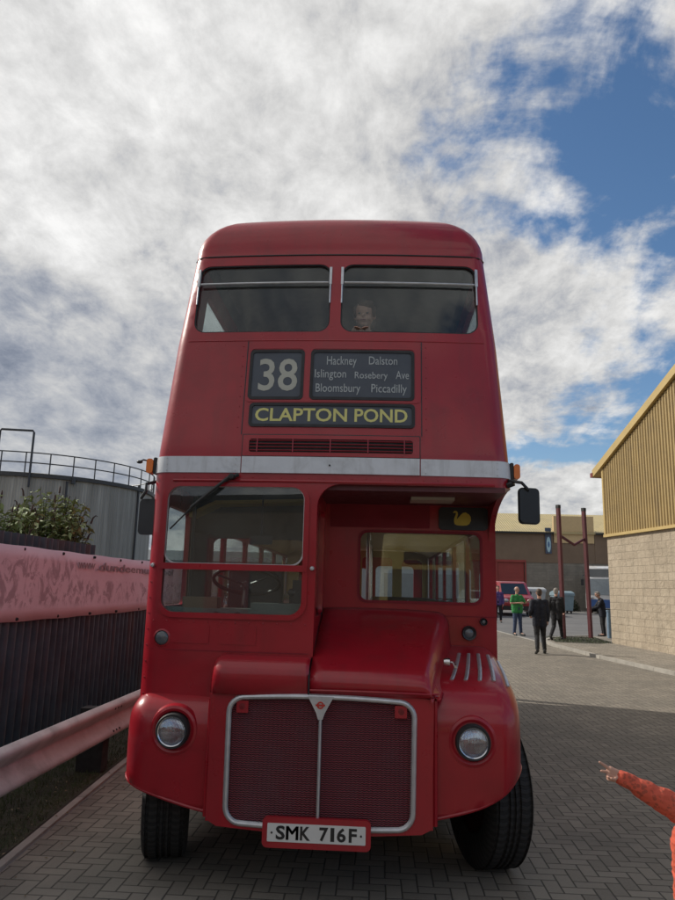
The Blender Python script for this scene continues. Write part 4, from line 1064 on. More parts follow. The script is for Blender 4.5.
# ================================================================== RIGHT: big shed with gable
def blocks(name, c1, c2, mortar, bw, bh, ang, rough_bump=.8):
    m, nt, b = newmat(name); tc = nt.node('ShaderNodeTexCoord').outputs['Object']; x, y, z = nt.sep(tc)
    h = nt.m('ADD', x, y)
    br = nt.node('ShaderNodeTexBrick'); nt.put(br.inputs['Vector'], nt.comb(h, z, 0.))
    br.inputs['Scale'].default_value = 1; br.inputs['Brick Width'].default_value = bw; br.inputs['Row Height'].default_value = bh; br.inputs['Mortar Size'].default_value = .008
    br.inputs['Mortar Smooth'].default_value = .6; br.inputs['Color1'].default_value = c4(c1); br.inputs['Color2'].default_value = c4(c2); br.inputs['Mortar'].default_value = c4(mortar)
    n = nt.noise(tc, 1.7, 9, .7, .5); nf = nt.noise(tc, 11, 6, .7)
    col = nt.mixc(nt.m('MULTIPLY', nt.smooth(n, .42, .68), .6), br.outputs['Color'], tuple(q * .74 for q in c1)); col = nt.mixc(nt.m('MULTIPLY', nt.smooth(nf, .55, .75), .25), col, tuple(q * 1.2 for q in c2))
    nt.put(b.inputs['Base Color'], col); b.inputs['Roughness'].default_value = .9
    hh = nt.m('ADD', nt.m('MULTIPLY', br.outputs['Fac'], -1.0), nt.m('ADD', nt.m('MULTIPLY', nf, .9), nt.m('MULTIPLY', n, 2.2)))
    nt.put(b.inputs['Normal'], nt.bump(hh, rough_bump, .045)); return m
BLK = blocks('painted_blockwork', (.42, .345, .255), (.455, .38, .285), (.405, .335, .25), .46, .23, 0, .9)
BLK2 = blocks('grey_brown_blockwork', (.21, .19, .16), (.25, .225, .19), (.17, .155, .13), .46, .23, 0, .5)
CLAD = mat('ochre_cladding', (.37, .265, .11), .5, var=.08, vscale=2, dirt=(.2, .15, .09), dirt_amt=.4)
def streaks(m, amt, dark, sc=(9, 9, .35)):
    nt = NT(m.node_tree); b = nt.n['Principled BSDF']; src = b.inputs['Base Color'].links[0].from_socket
    tc = nt.node('ShaderNodeTexCoord').outputs['Object']; n = nt.noise(nt.mapv(tc, sc), 1.0, 6, .65)
    nt.put(b.inputs['Base Color'], nt.mixc(nt.m('MULTIPLY', nt.smooth(n, .48, .68), amt), src, dark))
streaks(CLAD, .5, (.20, .145, .075)); streaks(FEN, .6, (.12, .10, .085), (5, 5, .5)); streaks(RED, .28, (.17, .02, .022), (7, 7, .6)); streaks(BLK, .35, (.24, .20, .15), (3, 3, .5)); streaks(BLK2, .4, (.12, .11, .09), (2, 2, .4)); streaks(BAND, .35, (.33, .33, .33), (12, 12, 1.5))
TRIM = mat('yellow_trim', (.48, .35, .14), .45, var=.08, vscale=2)
sh = empty('gable_shed', (8.1, 20.23, 0), math.atan2(-.9836, .18), 'tan block-walled shed with ribbed ochre gable above, at the right edge', 'shed')
# local x = along wall toward the viewer, local y = rotated +90 : into the yard? build with depth on the far side
DEP = 1  # local +y points to (0.98,0.18): away from the yard
GW = 19.0; BH = 3.80; EV = 6.08; SL = .43; APX = EV + SL * (GW / 2 + .5)
g = G(); g.box(0, 0, -.2, GW, 28, BH); g.build('block_wall', BLK, sh, smooth=False)
def rake(s): return EV - .12 + SL * (min(s, GW - s) + .3)
g = G(); pitch = .15; n = int(GW / pitch * 6); vs = []
for i in range(n + 1):
    s = GW * i / n; ph = (s / pitch) % 1; y = -.03 - (.035 if .12 < ph < .55 else 0); vs += [(s, y, BH + .06), (s, y, rake(s)), (s, y + .3, BH + .06), (s, y + .3, rake(s))]
fs = []
for i in range(n):
    a = i * 4; b_ = a + 4; fs += [(a, b_, b_ + 1, a + 1), (a + 2, a + 3, b_ + 3, b_ + 2), (a, a + 2, b_ + 2, b_), (a + 1, b_ + 1, b_ + 3, a + 3)]
fs += [(0, 1, 3, 2), (n * 4, n * 4 + 2, n * 4 + 3, n * 4 + 1)]
g.add(vs, fs); g.build('ribbed_gable', CLAD, sh, 20)
g = G(); g.box(-.06, -.10, BH - .03, GW + .06, .1, BH + .06); g.build('sill_flashing', TRIM, sh)
g = G()
def bar(g, p, q, w, h, y0, y1):
    (x0, z0), (x1, z1) = p, q
    g.add([(x0, y0, z0 - h), (x1, y0, z1 - h), (x1, y0, z1 + w), (x0, y0, z0 + w), (x0, y1, z0 - h), (x1, y1, z1 - h), (x1, y1, z1 + w), (x0, y1, z0 + w)],
          [(0, 1, 2, 3), (7, 6, 5, 4), (0, 4, 5, 1), (3, 2, 6, 7), (0, 3, 7, 4), (1, 5, 6, 2)])
bar(g, (-.55, EV - .05), (GW / 2, APX), .12, .14, -.16, .2); bar(g, (GW + .55, EV - .05), (GW / 2, APX), .12, .14, -.16, .2); g.build('barge_board', TRIM, sh)
g = G(); bar(g, (-.5, EV + .02), (GW / 2, APX + .07), .03, .05, .2, 28); bar(g, (GW + .5, EV + .02), (GW / 2, APX + .07), .03, .05, .2, 28); g.build('roof', CLAD, sh)
g = G(); g.box(-.66, -.18, EV - .18, -.5, 28, EV - .02); g.build('gutter', mat('dark_red_gutter', (.18, .03, .025), .5), sh)
g = G(); g.box(-.04, -.08, BH + .07, .05, .3, EV + .05); g.build('corner_flashing', TRIM, sh)
g = G(); g.box(0.001, .3, BH, GW, 28, EV - .1); g.build('side_cladding', CLAD, sh)

# far shed
FB = mat('brown_cladding', (.17, .115, .075), .6, var=.1, vscale=1); FY = mat('sandy_roof', (.42, .34, .17), .55, var=.1, vscale=.7, dirt=(.3, .25, .14), dirt_amt=.5)
REDD = mat('red_roller_door', (.26, .035, .03), .5, var=.08, vscale=2)
fs_ = empty('industrial_shed', (12, 54, .62), 0, 'long brown industrial shed with sandy yellow roof and red roller door', 'shed')
g = G(); g.box(-4.5, 0, -.3, -2.06, 14, 3.70); g.box(.12, 0, -.3, 26, 14, 3.70); g.box(-2.06, .3, -.3, .12, 14, 3.70); g.build('block_wall', BLK2, fs_, smooth=False)
g = G(); g.box(-4.5, -.05, 3.70, 2.42, 14, 6.05); g.box(2.42, -.02, 3.70, 5.68, 14, 5.30); g.box(5.68, -.05, 3.70, 26, 14, 6.05); g.build('upper_cladding', FB, fs_, smooth=False)
g = G(); g.box(2.47, -.12, 5.30, 5.63, .3, 7.45); g.build('tall_panel', mat('beige_panel', (.52, .38, .20), .55, var=.06), fs_)
g = G(); n = 640
vs = []
for i in range(n + 1):
    X = -4.8 + 31 * i / n; dz_ = .03 if i % 4 < 2 else 0; vs += [(X, -.3, 6.12 + dz_), (X, 7, 8.35 + dz_), (X, 7, 8.2), (X, -.3, 6.0)]
fcs = []
for i in range(n):
    a = i * 4; b_ = a + 4; fcs += [(a, b_, b_ + 1, a + 1), (a + 1, b_ + 1, b_ + 2, a + 2), (a + 2, b_ + 2, b_ + 3, a + 3), (a + 3, b_ + 3, b_, a)]
fcs += [(0, 1, 2, 3), (n * 4, n * 4 + 3, n * 4 + 2, n * 4 + 1)]
g.add(vs, fcs); g.build('roof', FY, fs_, 20)
g = G(); g.box(-4.8, -.42, 5.98, 2.40, -.3, 6.12); g.box(5.7, -.42, 5.98, 26, -.3, 6.12); g.build('gutter', UNDER, fs_)
g = G(); g.box(-2.02, .10, -.2, .08, .16, 3.70)
dr = g.build('roller_door', REDD, fs_)
g = G()
for k in range(12): g.box(-2.0, .08, .1 + k * .3, .06, .10, .14 + k * .3)
g.build('door_slats', REDD, dr)
g = G(); g.box(-2.16, -.08, 3.70, .22, .0, 3.88); g.box(-2.16, -.06, -.2, -2.06, .0, 3.70); g.box(.12, -.06, -.2, .22, 0, 3.70); g.build('door_trim', REDD, fs_)
for s in (4.6, 5.5): pass
si = empty('wall_sign', (14.0, 53.88, 5.05), 0, 'dark blue hanging sign with a pale blue oval on the far brown wall', 'sign')
g = G(); g.box(-.24, -.04, 0, .24, .02, 2.05); g.build('sign_board', mat('navy_board', (.05, .07, .12), .5), si)
g = G(); ell(g, (.02, -.05, .72), .17, .015, .62); g.build('oval_emblem', mat('pale_blue_oval', (.35, .52, .60), .5), si)
g = G(); ell(g, (.02, -.07, .72), .08, .012, .24); g.build('crest', mat('crest_blue', (.08, .16, .32), .5), si)

gw = empty('grey_warehouse', (-8, 62, .6), 0, 'pale grey warehouse with white fascia seen through the bus windows', 'warehouse')
g = G(); g.box(-14, 0, -.3, 15, 15, 3.5); g.build('wall', mat('grey_blue_wall', (.30, .34, .37), .6), gw)
g = G(); g.box(-14.3, -.3, 3.5, 15.3, 15, 4.4); g.build('fascia', mat('white_fascia', (.62, .62, .60), .5), gw)
g = G(); 
for k in range(4): g.box(-12 + k * 7, -.06, 0, -9 + k * 7, .0, 2.8)
g.build('loading_door', mat('grey_door', (.18, .2, .22), .5), gw)

# pole frame
PR = mat('dark_red_steel', (.10, .020, .024), .5, var=.15)
pf = empty('gate_posts', (6.82, 21.32, gz(21.3)), math.atan2(.81, 1.15), 'pair of tall dark red steel posts joined by a V-shaped brace', 'steel posts')
LP = math.hypot(1.15, .81)
for k, xx in enumerate((0, LP)):
    g = G(); tl = -.03 if k == 0 else -.05
    g.add([(xx + a + t, b_, zz) for zz, t in ((-.1, 0), (4.6, tl * 2.4)) for a, b_ in ((-.058, -.058), (.058, -.058), (.058, .058), (-.058, .058))], [(3, 2, 1, 0), (4, 5, 6, 7), (0, 1, 5, 4), (1, 2, 6, 5), (2, 3, 7, 6), (3, 0, 4, 7)])
    p = g.build('post', PR, pf, smooth=False)
    t = tl * 2.4
    g = G(); g.box(xx + t - .063, -.063, 4.60, xx + t + .063, .063, 4.72); g.build('cap', UNDER, p)
g = G(); g.tube([(0, 0, 3.62), (LP / 2, 0, 3.34), (LP - .1, 0, 3.60)], .05, 6); g.build('v_brace', PR, pf)

# bollard
bo_ = empty('drain_pipe', (8.72, 22.4, gz(22.4)), 0, 'pale blue-grey plastic pipe standing at the corner of the tan shed', 'pipe')
g = G(); g.tube([(0, 0, 0), (0, 0, 1.0)], .08, 16); g.build('pipe_body', mat('pale_blue_plastic', (.16, .24, .33), .5), bo_)
g = G(); g.tube([(0, 0, 1.0), (0, 0, 1.05)], .095, 16); g.build('pipe_collar', mat('pale_blue_plastic2', (.2, .28, .36), .5), bo_)

# ================================================================== VEHICLES BEHIND
def boxcar(name, loc, rz, L, W, H, body_m, prof, win_lo, label, cat, roof_in=.12, lamps=True):
    """prof: list (y,z) side profile from front bottom round to rear bottom. Local -y is the front."""
    e = empty(name, loc, rz, label, cat)
    g = G(); vs = []; n = len(prof); lv = [-1, -.93, -.6, 0, .6, .93, 1]
    for k in lv:
        for (Y, z) in prof:
            tum = max(0, z - win_lo) / (H - win_lo); sx = k * (W / 2 - roof_in * tum); edge = .05 if abs(k) == 1 else 0
            vs.append((sx, Y * (1 - edge * .6 / L * 2), z - (edge * .5 if z > .6 else 0)))
    fs = []
    for i in range(len(lv) - 1):
        for j in range(n): a = i * n + j; b_ = i * n + (j + 1) % n; fs.append((a, b_, b_ + n, a + n))
    fs += [tuple(range(n))[::-1], tuple((len(lv) - 1) * n + j for j in range(n))]
    g.add(vs, fs); g.build('body', body_m, e, 30)
    for s in (-1, 1):
        for Y in (-L * .31, L * .31):
            g = G(); g.lathe([(.2, -.1), (.31, -.1), (.33, -.06), (.33, .06), (.31, .1), (.2, .1), (.2, -.1)], (s * (W / 2 - .12), Y, .33), 'X', 24); w = g.build('wheel', TYRE, e)
            g = G(); g.lathe([(.001, -.08), (.2, -.09), (.2, .09), (.001, .08)], (s * (W / 2 - .12), Y, .33), 'X', 20); g.build('rim', ALU, w)
    return e
CG = mat('dark_car_glass', (.02, .025, .03), .08, coat=1)
VR = mat('red_van_paint', (.30, .015, .02), .3, coat=.5)
van = boxcar('parked_van', (8.42, 41.0, gz(41)), R_(4), 4.9, 1.95, 2.0, VR, [(-2.4, .3), (-2.45, .7), (-2.3, 1.02), (-1.75, 1.18), (-1.0, 1.90), (-.7, 1.98), (2.2, 1.98), (2.4, 1.8), (2.42, .3)], 1.15, 'dark red van parked by the red roller door', 'van')
g = G(); g.add([(-.78, -1.72, 1.22), (.78, -1.72, 1.22), (.70, -1.08, 1.86), (-.70, -1.08, 1.86), (-.78, -1.68, 1.20), (.78, -1.68, 1.20), (.70, -1.04, 1.84), (-.70, -1.04, 1.84)], [(0, 1, 2, 3), (7, 6, 5, 4), (0, 4, 5, 1), (2, 6, 7, 3), (0, 3, 7, 4), (1, 5, 6, 2)]); g.build('windscreen', CG, van)
for s in (-1, 1):
    g = G(); xa = s * .985; g.add([(s * .975, -1.35, 1.25), (s * .975, 2.0, 1.25), (s * .89, 2.0, 1.8), (s * .90, -.85, 1.8), (s * .95, -1.35, 1.25), (s * .95, 2.0, 1.25), (s * .86, 2.0, 1.8), (s * .87, -.85, 1.8)], [(0, 1, 2, 3), (7, 6, 5, 4), (0, 4, 5, 1), (2, 6, 7, 3), (0, 3, 7, 4), (1, 5, 6, 2)]); g.build('side_glass', CG, van)
    g = G(); ell(g, (s * .72, -2.4, .85), .17, .06, .11); g.build('headlight', ALU, van)
    g = G(); ell(g, (s * 1.05, -1.25, 1.3), .09, .05, .12); g.build('wing_mirror', BLACKP, van)
g = G(); g.box(-.9, -2.5, .32, .9, -2.42, .55); g.box(-.45, -2.48, .66, .45, -2.42, .85); g.build('bumper', BLACKP, van)
g = G(); g.box(-.26, -2.52, .42, .26, -2.505, .53); g.build('number_plate', WHITEP, van)
CW = mat('white_car_paint', (.6, .6, .6), .3, coat=.5)
car = boxcar('parked_car', (6.2, 38.5, gz(38.5)), R_(2), 4.1, 1.75, 1.45, CW, [(-2.0, .25), (-2.05, .6), (-1.9, .82), (-1.05, .95), (-.45, 1.40), (.9, 1.44), (1.8, 1.05), (2.03, .9), (2.05, .3)], .95, 'white hatchback parked left of the red van, mostly hidden by the bus', 'car')
g = G(); g.add([(-.70, -1.02, .99), (.70, -1.02, .99), (.6, -.5, 1.37), (-.6, -.5, 1.37), (-.70, -.98, .97), (.70, -.98, .97), (.6, -.46, 1.35), (-.6, -.46, 1.35)], [(0, 1, 2, 3), (7, 6, 5, 4), (0, 4, 5, 1), (2, 6, 7, 3), (0, 3, 7, 4), (1, 5, 6, 2)]); g.build('windscreen', CG, car)
for s in (-1, 1):
    g = G(); ell(g, (s * .66, -1.98, .66), .18, .07, .09); g.build('headlight', ALU, car)
g = G(); g.box(-.55, -2.09, .3, .55, -2.03, .5); g.build('bumper', BLACKP, car)
# coach
co_ = empty('white_coach', (15.55, 44.9, .64), R_(-19), 'white coach with large windscreen half hidden behind the tan shed', 'coach')
g = G(); cp = [(-4 * 0 - .0, .35), (-.05, 1.2), (.12, 2.3), (.45, 3.05), (1.0, 3.2), (10, 3.2), (10, .35)]; vs = []; lv = [-1, -.96, -.8, 0, .8, .96, 1]
for k in lv:
    for (Y, z) in cp: d = {1: .22, .96: .08, .8: 0, 0: -.04}[abs(k)]; vs.append((k * 1.25, Y + (d if Y < 2 else 0), z - (.08 if abs(k) == 1 and z > 3 else 0)))
n = len(cp); fs = []
for i in range(len(lv) - 1):
    for j in range(n): a = i * n + j; b_ = i * n + (j + 1) % n; fs.append((a, b_, b_ + n, a + n))
fs += [tuple(range(n))[::-1], tuple((len(lv) - 1) * n + j for j in range(n))]
g.add(vs, fs); g.build('body', CW, co_, 40)
def cfront(a, b, off): return Vector((a, lerp_tab(b, [(.35, 0), (1.2, -.05), (2.3, .12), (3.05, .45), (3.2, 1.0)]) - off - .04 + .06 * (a / 1.1) ** 2, b))
panel('windscreen', rrect(-1.08, 1.25, 1.08, 2.32, .12), [], cfront, .02, mat('sky_lit_glass', (.16, .19, .21), .06, coat=1), co_, [-.8, -.4, 0, .4, .8], [1.5, 1.9], off=.03)  # pale base colour has the sky reflection painted in
panel('destination_glass', rrect(-1.05, 2.45, 1.05, 2.98, .1), [], cfront, .02, CG, co_, [-.8, -.4, 0, .4, .8], [2.6, 2.8], off=.035)
panel('blue_skirt', rrect(-1.15, .40, 1.15, .95, .08), [], cfront, .02, mat('coach_blue', (.05, .12, .33), .35), co_, [-.8, -.4, 0, .4, .8], [.6, .8], off=.03)
for s in (-1, 1):
    g = G(); g.tube([(s * 1.2, .1, 2.6), (s * 1.4, -.25, 2.5), (s * 1.4, -.3, 2.2)], .03, 6); g.box(s * 1.4 - .1, -.34, 1.85, s * 1.4 + .1, -.28, 2.25); g.build('mirror', BLACKP, co_)
    g = G(); ell(g, (s * .9, -.06, 1.06), .16, .06, .08); g.build('headlight', ALU, co_)
    for Y in (2.2, 7.5):
        g = G(); g.lathe([(.25, -.14), (.46, -.14), (.48, 0), (.46, .14), (.25, .14), (.25, -.14)], (s * 1.08, Y, .48), 'X', 24); g.build('wheel', TYRE, co_)
    g = G(); g.box(min(s * 1.26, s * 1.24), 1.2, 1.4, max(s * 1.26, s * 1.24), 9.6, 2.5); g.build('side_glass', CG, co_)
# parked opposite, behind the viewer: mirrored in the glass
cb = boxcar('cream_bus', (1.6, -16.5, 0), PI, 9.0, 2.45, 3.35, mat('cream_bus_paint', (.50, .40, .16), .35, coat=.4), [(-4.4, .4), (-4.5, 1.2), (-4.4, 2.3), (-4.15, 2.95), (-3.6, 3.3), (4.2, 3.35), (4.5, 3.1), (4.5, .4)], 1.4, 'old cream single-deck bus parked opposite the red double-decker', 'bus')
def cbf(a, b, off): return Vector((a, lerp_tab(b, [(.4, -4.4), (1.2, -4.5), (2.3, -4.4), (2.95, -4.15), (3.3, -3.6)]) - off, b))
panel('windscreen', rrect(-1.0, 1.35, 1.0, 2.35, .12), [], cbf, .02, CG, cb, off=.03)
panel('blind_window', rrect(-.6, 2.5, .6, 2.8, .06), [], cbf, .02, CG, cb, off=.03)
bs = empty('reflection_backdrop', (0, -34, 0), 0, 'unseen brown building added behind the cream bus to darken reflections', 'building')  # unseen backdrop, added to darken what the bus glass reflects
g = G(); g.box(-45, -14, -.3, 45, 0, 6.2); g.build('wall', FB, bs)
g = G(); g.box(-45.3, -14.3, 6.2, 45.3, .3, 6.6); g.build('roof', UNDER, bs)
g = G(); 
for k in range(9): g.box(-40 + k * 9, .0, .0, -36 + k * 9, .06, 4.2)
g.build('door', REDD, bs)
# skip + panel + bush
BI = mat('pale_blue_bin', (.20, .28, .32), .5, var=.1)
def bin_(loc, label, m, w=1.25, h=1.25, lidm=None):
    e = empty('wheeled_bin', loc, R_(8), label, 'bin', 'bins against the far wall')
    g = G(); g.add([(-w * .44, -.4, .18), (w * .44, -.4, .18), (w * .44, .4, .18), (-w * .44, .4, .18), (-w / 2, -.5, h), (w / 2, -.5, h), (w / 2, .5, h), (-w / 2, .5, h)], [(3, 2, 1, 0), (4, 5, 6, 7), (0, 1, 5, 4), (1, 2, 6, 5), (2, 3, 7, 6), (3, 0, 4, 7)]); g.box(-w / 2 - .03, -.54, h - .1, w / 2 + .03, .54, h - .001); g.build('bin_body', m, e)
    g = G(); g.prism([(-.54, h), (-.5, h + .08), (0, h + .2), (.5, h + .1), (.54, h)], lambda a, b, q: (q, a, b), -w / 2 - .02, w / 2 + .02); g.build('lid', lidm or m, e)
    for sx in (-1, 1):
        for sy in (-1, 1):
            g = G(); g.lathe([(.09, -.03), (.09, .03)], (sx * w * .36, sy * .33, .09), 'X', 12); g.build('caster', BLACK, e)
    return e
bin_((12.6, 44.5, .64), 'pale blue wheeled bin behind the second dark-suited man', BI)
bin_((10.9, 46.0, .65), 'white wheeled bin left of the pale blue bin, beside the man in the navy suit', mat('white_bin', (.42, .43, .44), .5), 1.7, 1.45)
e = empty('round_bush', (14.3, 49.5, .65), 0, 'dark round bush against the far block wall left of the coach', 'bush')
g = G(); rnd = random.Random(2)
for i in range(1500):
    d = Vector((rnd.gauss(0, 1), rnd.gauss(0, 1), abs(rnd.gauss(0, 1)))).normalized() * rnd.uniform(.55, 1.0) * .75; q = Vector((d.x * 1.1, d.y, d.z * 1.3 + .05)); s = rnd.uniform(.04, .09); t = Vector((rnd.gauss(0, 1), rnd.gauss(0, 1), rnd.gauss(0, 1))).normalized(); w = t.cross(Vector((.3, .5, .8))).normalized()
    g.add([q - t * s, q + w * s * .5, q + t * s, q - w * s * .5], [(0, 1, 2, 3)])
g.build('foliage', mat('dark_bush_leaf', (.03, .04, .022), .7, var=.5), e, smooth=False)
g = G(); g.tube([(0, 0, 0), (0, 0, .6)], .05, 6); g.build('stem', TWIG, e)

# ================================================================== PEOPLE
SKIN = mat('skin', (.50, .28, .205), .55, var=.08, vscale=10)
def hand_geo(g, wrist, dirv, palmn, side, scale=1.0, curls=(20, 25, 30, 35), thumb_out=40, pose=None):
    """wrist pos, dirv pointing along the hand, palmn = palm normal, side=+1/-1 thumb side"""
    d = Vector(dirv).normalized(); pn = Vector(palmn); pn = (pn - d * pn.dot(d)).normalized(); sd = d.cross(pn) * side; w = Vector(wrist)
    s = scale
    for k in range(4):
        off = sd * (.027 - .018 * k) * s
        capsule(g, w + off * .6 + d * .015 * s, w + off + d * .085 * s, .014 * s, .0115 * s, 10)
    Ls = (.040, .045, .042, .032)
    for k in range(4):
        base = w + sd * (.030 - .0195 * k) * s + d * .088 * s; c = R_(curls[k]); dd = d; p = base
        for q, fr in enumerate((1, .62, .5)):
            dd = (Matrix.Rotation(c, 3, sd * side * -1 * -side) @ dd) if False else (dd * math.cos(c) + pn * math.sin(c)).normalized()
            c2 = (pn * math.cos(c) - d * math.sin(c))
            e = p + dd * Ls[k] * fr * s; capsule(g, p, e, .0092 * s * (1 - .07 * q), .0085 * s * (1 - .09 * q), 8); p = e; c = c * 1.0 + R_(curls[k]) * .8
            dd = (d * math.cos(c) + pn * math.sin(c)).normalized()
            c = c
    tb = w + sd * .026 * s + d * .025 * s; a = R_(thumb_out); td = (d * math.cos(a) + sd * math.sin(a) + pn * .25).normalized()
    t1 = tb + td * .04 * s; capsule(g, tb, t1, .014 * s, .011 * s, 8); td2 = (td + d * .4).normalized(); capsule(g, t1, t1 + td2 * .032 * s, .0105 * s, .0088 * s, 8)

def head_geo(g, c, s, fwd, up=Vector((0, 0, 1)), child=False):
    """c = centre of head; s=scale (1 = adult)"""
    f = Vector(fwd).normalized(); r = f.cross(up).normalized(); u = r.cross(f); M = Matrix((r, f, u)).transposed(); c = Vector(c)
    if child:
        ell(g, c + u * .028 * s, .080 * s, .094 * s, .088 * s, M); ell(g, c + f * .022 * s - u * .036 * s, .066 * s, .062 * s, .060 * s, M)
        ell(g, c + f * .055 * s - u * .080 * s, .028 * s, .020 * s, .016 * s, M); ell(g, c + f * .093 * s - u * .018 * s, .012 * s, .012 * s, .011 * s, M)
        ell(g, c + f * .081 * s - u * .050 * s, .026 * s, .008 * s, .009 * s, M)
        for sd in (-1, 1):
            ell(g, c + r * sd * .080 * s - u * .010 * s, .009 * s, .018 * s, .026 * s, M); ell(g, c + r * sd * .038 * s + f * .058 * s - u * .034 * s, .028 * s, .024 * s, .024 * s, M)
        return M
    ell(g, c + u * .025 * s, .076 * s, .094 * s, .088 * s, M)
    ell(g, c + f * .018 * s - u * .045 * s, .058 * s, .066 * s, .068 * s, M)
    ell(g, c + f * .050 * s - u * .093 * s, .024 * s, .022 * s, .018 * s, M)
    capsule(g, c + f * .086 * s + u * .008 * s, c + f * .104 * s - u * .026 * s, .009 * s, .014 * s, 8)
    ell(g, c + f * .082 * s + u * .022 * s, .05 * s, .014 * s, .010 * s, M)
    ell(g, c + f * .081 * s - u * .058 * s, .024 * s, .010 * s, .008 * s, M)
    for sd in (-1, 1):
        ell(g, c + r * sd * .078 * s - f * .008 * s - u * .008 * s, .010 * s, .020 * s, .030 * s, M)
        ell(g, c + r * sd * .040 * s + f * .055 * s - u * .03 * s, .022 * s, .024 * s, .02 * s, M)
    return M

def person(loc, rz, J, cloth, label, H=1.0, hair='short', voxel=.011, longcoat=False, head_fwd=(0, -1, 0), faceparts=True, bald=False, arm_sleeve=1.0, hcurl=None, build_f=1.0):
    """J: joints in metres for a 1.8 m figure; local -y is where the figure faces. cloth: dict top,bottom,shoe,hair materials"""
    e = empty('person', loc, rz, label, 'person')
    V = {k: Vector(v) * H for k, v in J.items()}; B = build_f
    g = G(); s = H
    capsule(g, V['neck'], V['head'] + Vector((0, .01, -.07)) * s, .056 * s, .052 * s)
    M = head_geo(g, V['head'], s, head_fwd)
    capsule(g, V['chest'], V['neck'], .09 * s, .05 * s); capsule(g, V['pelvis'], V['chest'], .095 * s, .09 * s)
    for sd in 'LR':
        capsule(g, V['sh' + sd], V['el' + sd], .045 * s, .036 * s); capsule(g, V['el' + sd], V['wr' + sd], .036 * s, .025 * s)
        capsule(g, V['chest'] + Vector((0, 0, .08)) * s, V['sh' + sd], .055 * s, .045 * s)
        capsule(g, V['hip' + sd], V['kn' + sd], .075 * s, .05 * s); capsule(g, V['kn' + sd], V['an' + sd], .05 * s, .034 * s)
        d = (V['wr' + sd] - V['el' + sd]).normalized(); inward = Vector((1 if sd == 'L' else -1, 0, 0))
        if abs(d.x) > .8: inward = Vector((0, 0, -1))
        cu = (hcurl or {}).get(sd, (22, 26, 30, 34))
        fw = Vector((0, -1, 0)); sgn = 1 if (d.cross(inward)).dot(fw) > 0 else -1
        hand_geo(g, V['wr' + sd], d, inward, sgn, s, cu)
        capsule(g, V['an' + sd], V['to' + sd], .035 * s, .03 * s)
    me = remesh(g, voxel * .75, 1); link('body', me, SKIN, e)
    # top
    g = G(); dn = Vector((0, 0, -1)) * s
    hem = V['pelvis'] + Vector((0, 0, -.16 if longcoat else -.05)) * s
    for q in (-1, 1):
        o1 = Vector((q * .085 * B, 0, 0)) * s; capsule(g, hem + o1 * 1.0, V['chest'] + o1 * 1.05, .118 * s * B, .125 * s * B); capsule(g, V['chest'] + o1 + Vector((0, 0, .02)) * s, V['chest'] + o1 * .9 + Vector((0, .0, .13)) * s, .12 * s, .085 * s)
    capsule(g, V['chest'] + Vector((0, .0, .16)) * s, V['neck'] + Vector((0, 0, -.02)) * s, .085 * s, .066 * s)
    for sd in 'LR':
        capsule(g, V['chest'] + Vector((0, 0, .12)) * s, V['sh' + sd], .09 * s, .072 * s * arm_sleeve ** .3)
        if arm_sleeve >= 1:
            capsule(g, V['sh' + sd], V['el' + sd], .072 * s, .058 * s); capsule(g, V['el' + sd], V['el' + sd].lerp(V['wr' + sd], .92), .058 * s, .044 * s)
        else: capsule(g, V['sh' + sd], V['sh' + sd].lerp(V['el' + sd], .75), .066 * s, .060 * s)
    me = remesh(g, voxel, 2); wrinkle(me, .005, 7); link('top', me, cloth['top'], e)
    g = G()
    for sd in 'LR':
        capsule(g, V['pelvis'] + (V['hip' + sd] - V['pelvis']) * .8 + Vector((0, 0, .04)) * s, V['hip' + sd] + dn * .03, .098 * s * B, .105 * s); capsule(g, V['hip' + sd], V['kn' + sd], .105 * s, .072 * s); capsule(g, V['kn' + sd], V['an' + sd] + Vector((0, 0, .03)) * s, .070 * s, .056 * s)
    capsule(g, V['pelvis'] + Vector((-.06, 0, .03)) * s, V['pelvis'] + Vector((.06, 0, .03)) * s, .105 * s * B, .105 * s * B)
    me = remesh(g, voxel, 2); wrinkle(me, .005, 7); link('trousers', me, cloth['bottom'], e)
    for sd in 'LR':
        g = G(); d = (V['to' + sd] - V['an' + sd]); capsule(g, V['an' + sd] + Vector((0, .02, -.035)) * s, V['an' + sd] + Vector((0, .02, 0)) * s, .048 * s, .046 * s); capsule(g, V['an' + sd] + Vector((0, 0, -.045)) * s, V['to' + sd] + d.normalized() * .03 * s, .046 * s, .038 * s)
        me = remesh(g, voxel * .8, 1); link('shoe', me, cloth['shoe'], e)
    hc = V['head']; f = Vector(head_fwd).normalized(); up = Vector((0, 0, 1))
    r = f.cross(up).normalized(); u = r.cross(f); Mh = Matrix((r, f, u)).transposed()
    if not bald:
        g = G(); ell(g, hc + u * .038 * s - f * .016 * s, .083 * s, .094 * s, .086 * s, Mh); ell(g, hc - f * .05 * s - u * .02 * s, .072 * s, .052 * s, .07 * s, Mh)
        ell(g, hc + f * .05 * s + u * .085 * s, .06 * s, .035 * s, .03 * s, Mh)
        me = remesh(g, voxel * .8, 1); link('hair', me, cloth['hair'], e)
    else:
        g = G()
        for q in (-1, 1): ell(g, hc + r * q * .066 * s - f * .03 * s + u * .01 * s, .016 * s, .05 * s, .045 * s, Mh)
        ell(g, hc - f * .075 * s + u * .0 * s, .06 * s, .022 * s, .045 * s, Mh); me = remesh(g, voxel * .6, 1); link('hair', me, cloth['hair'], e)
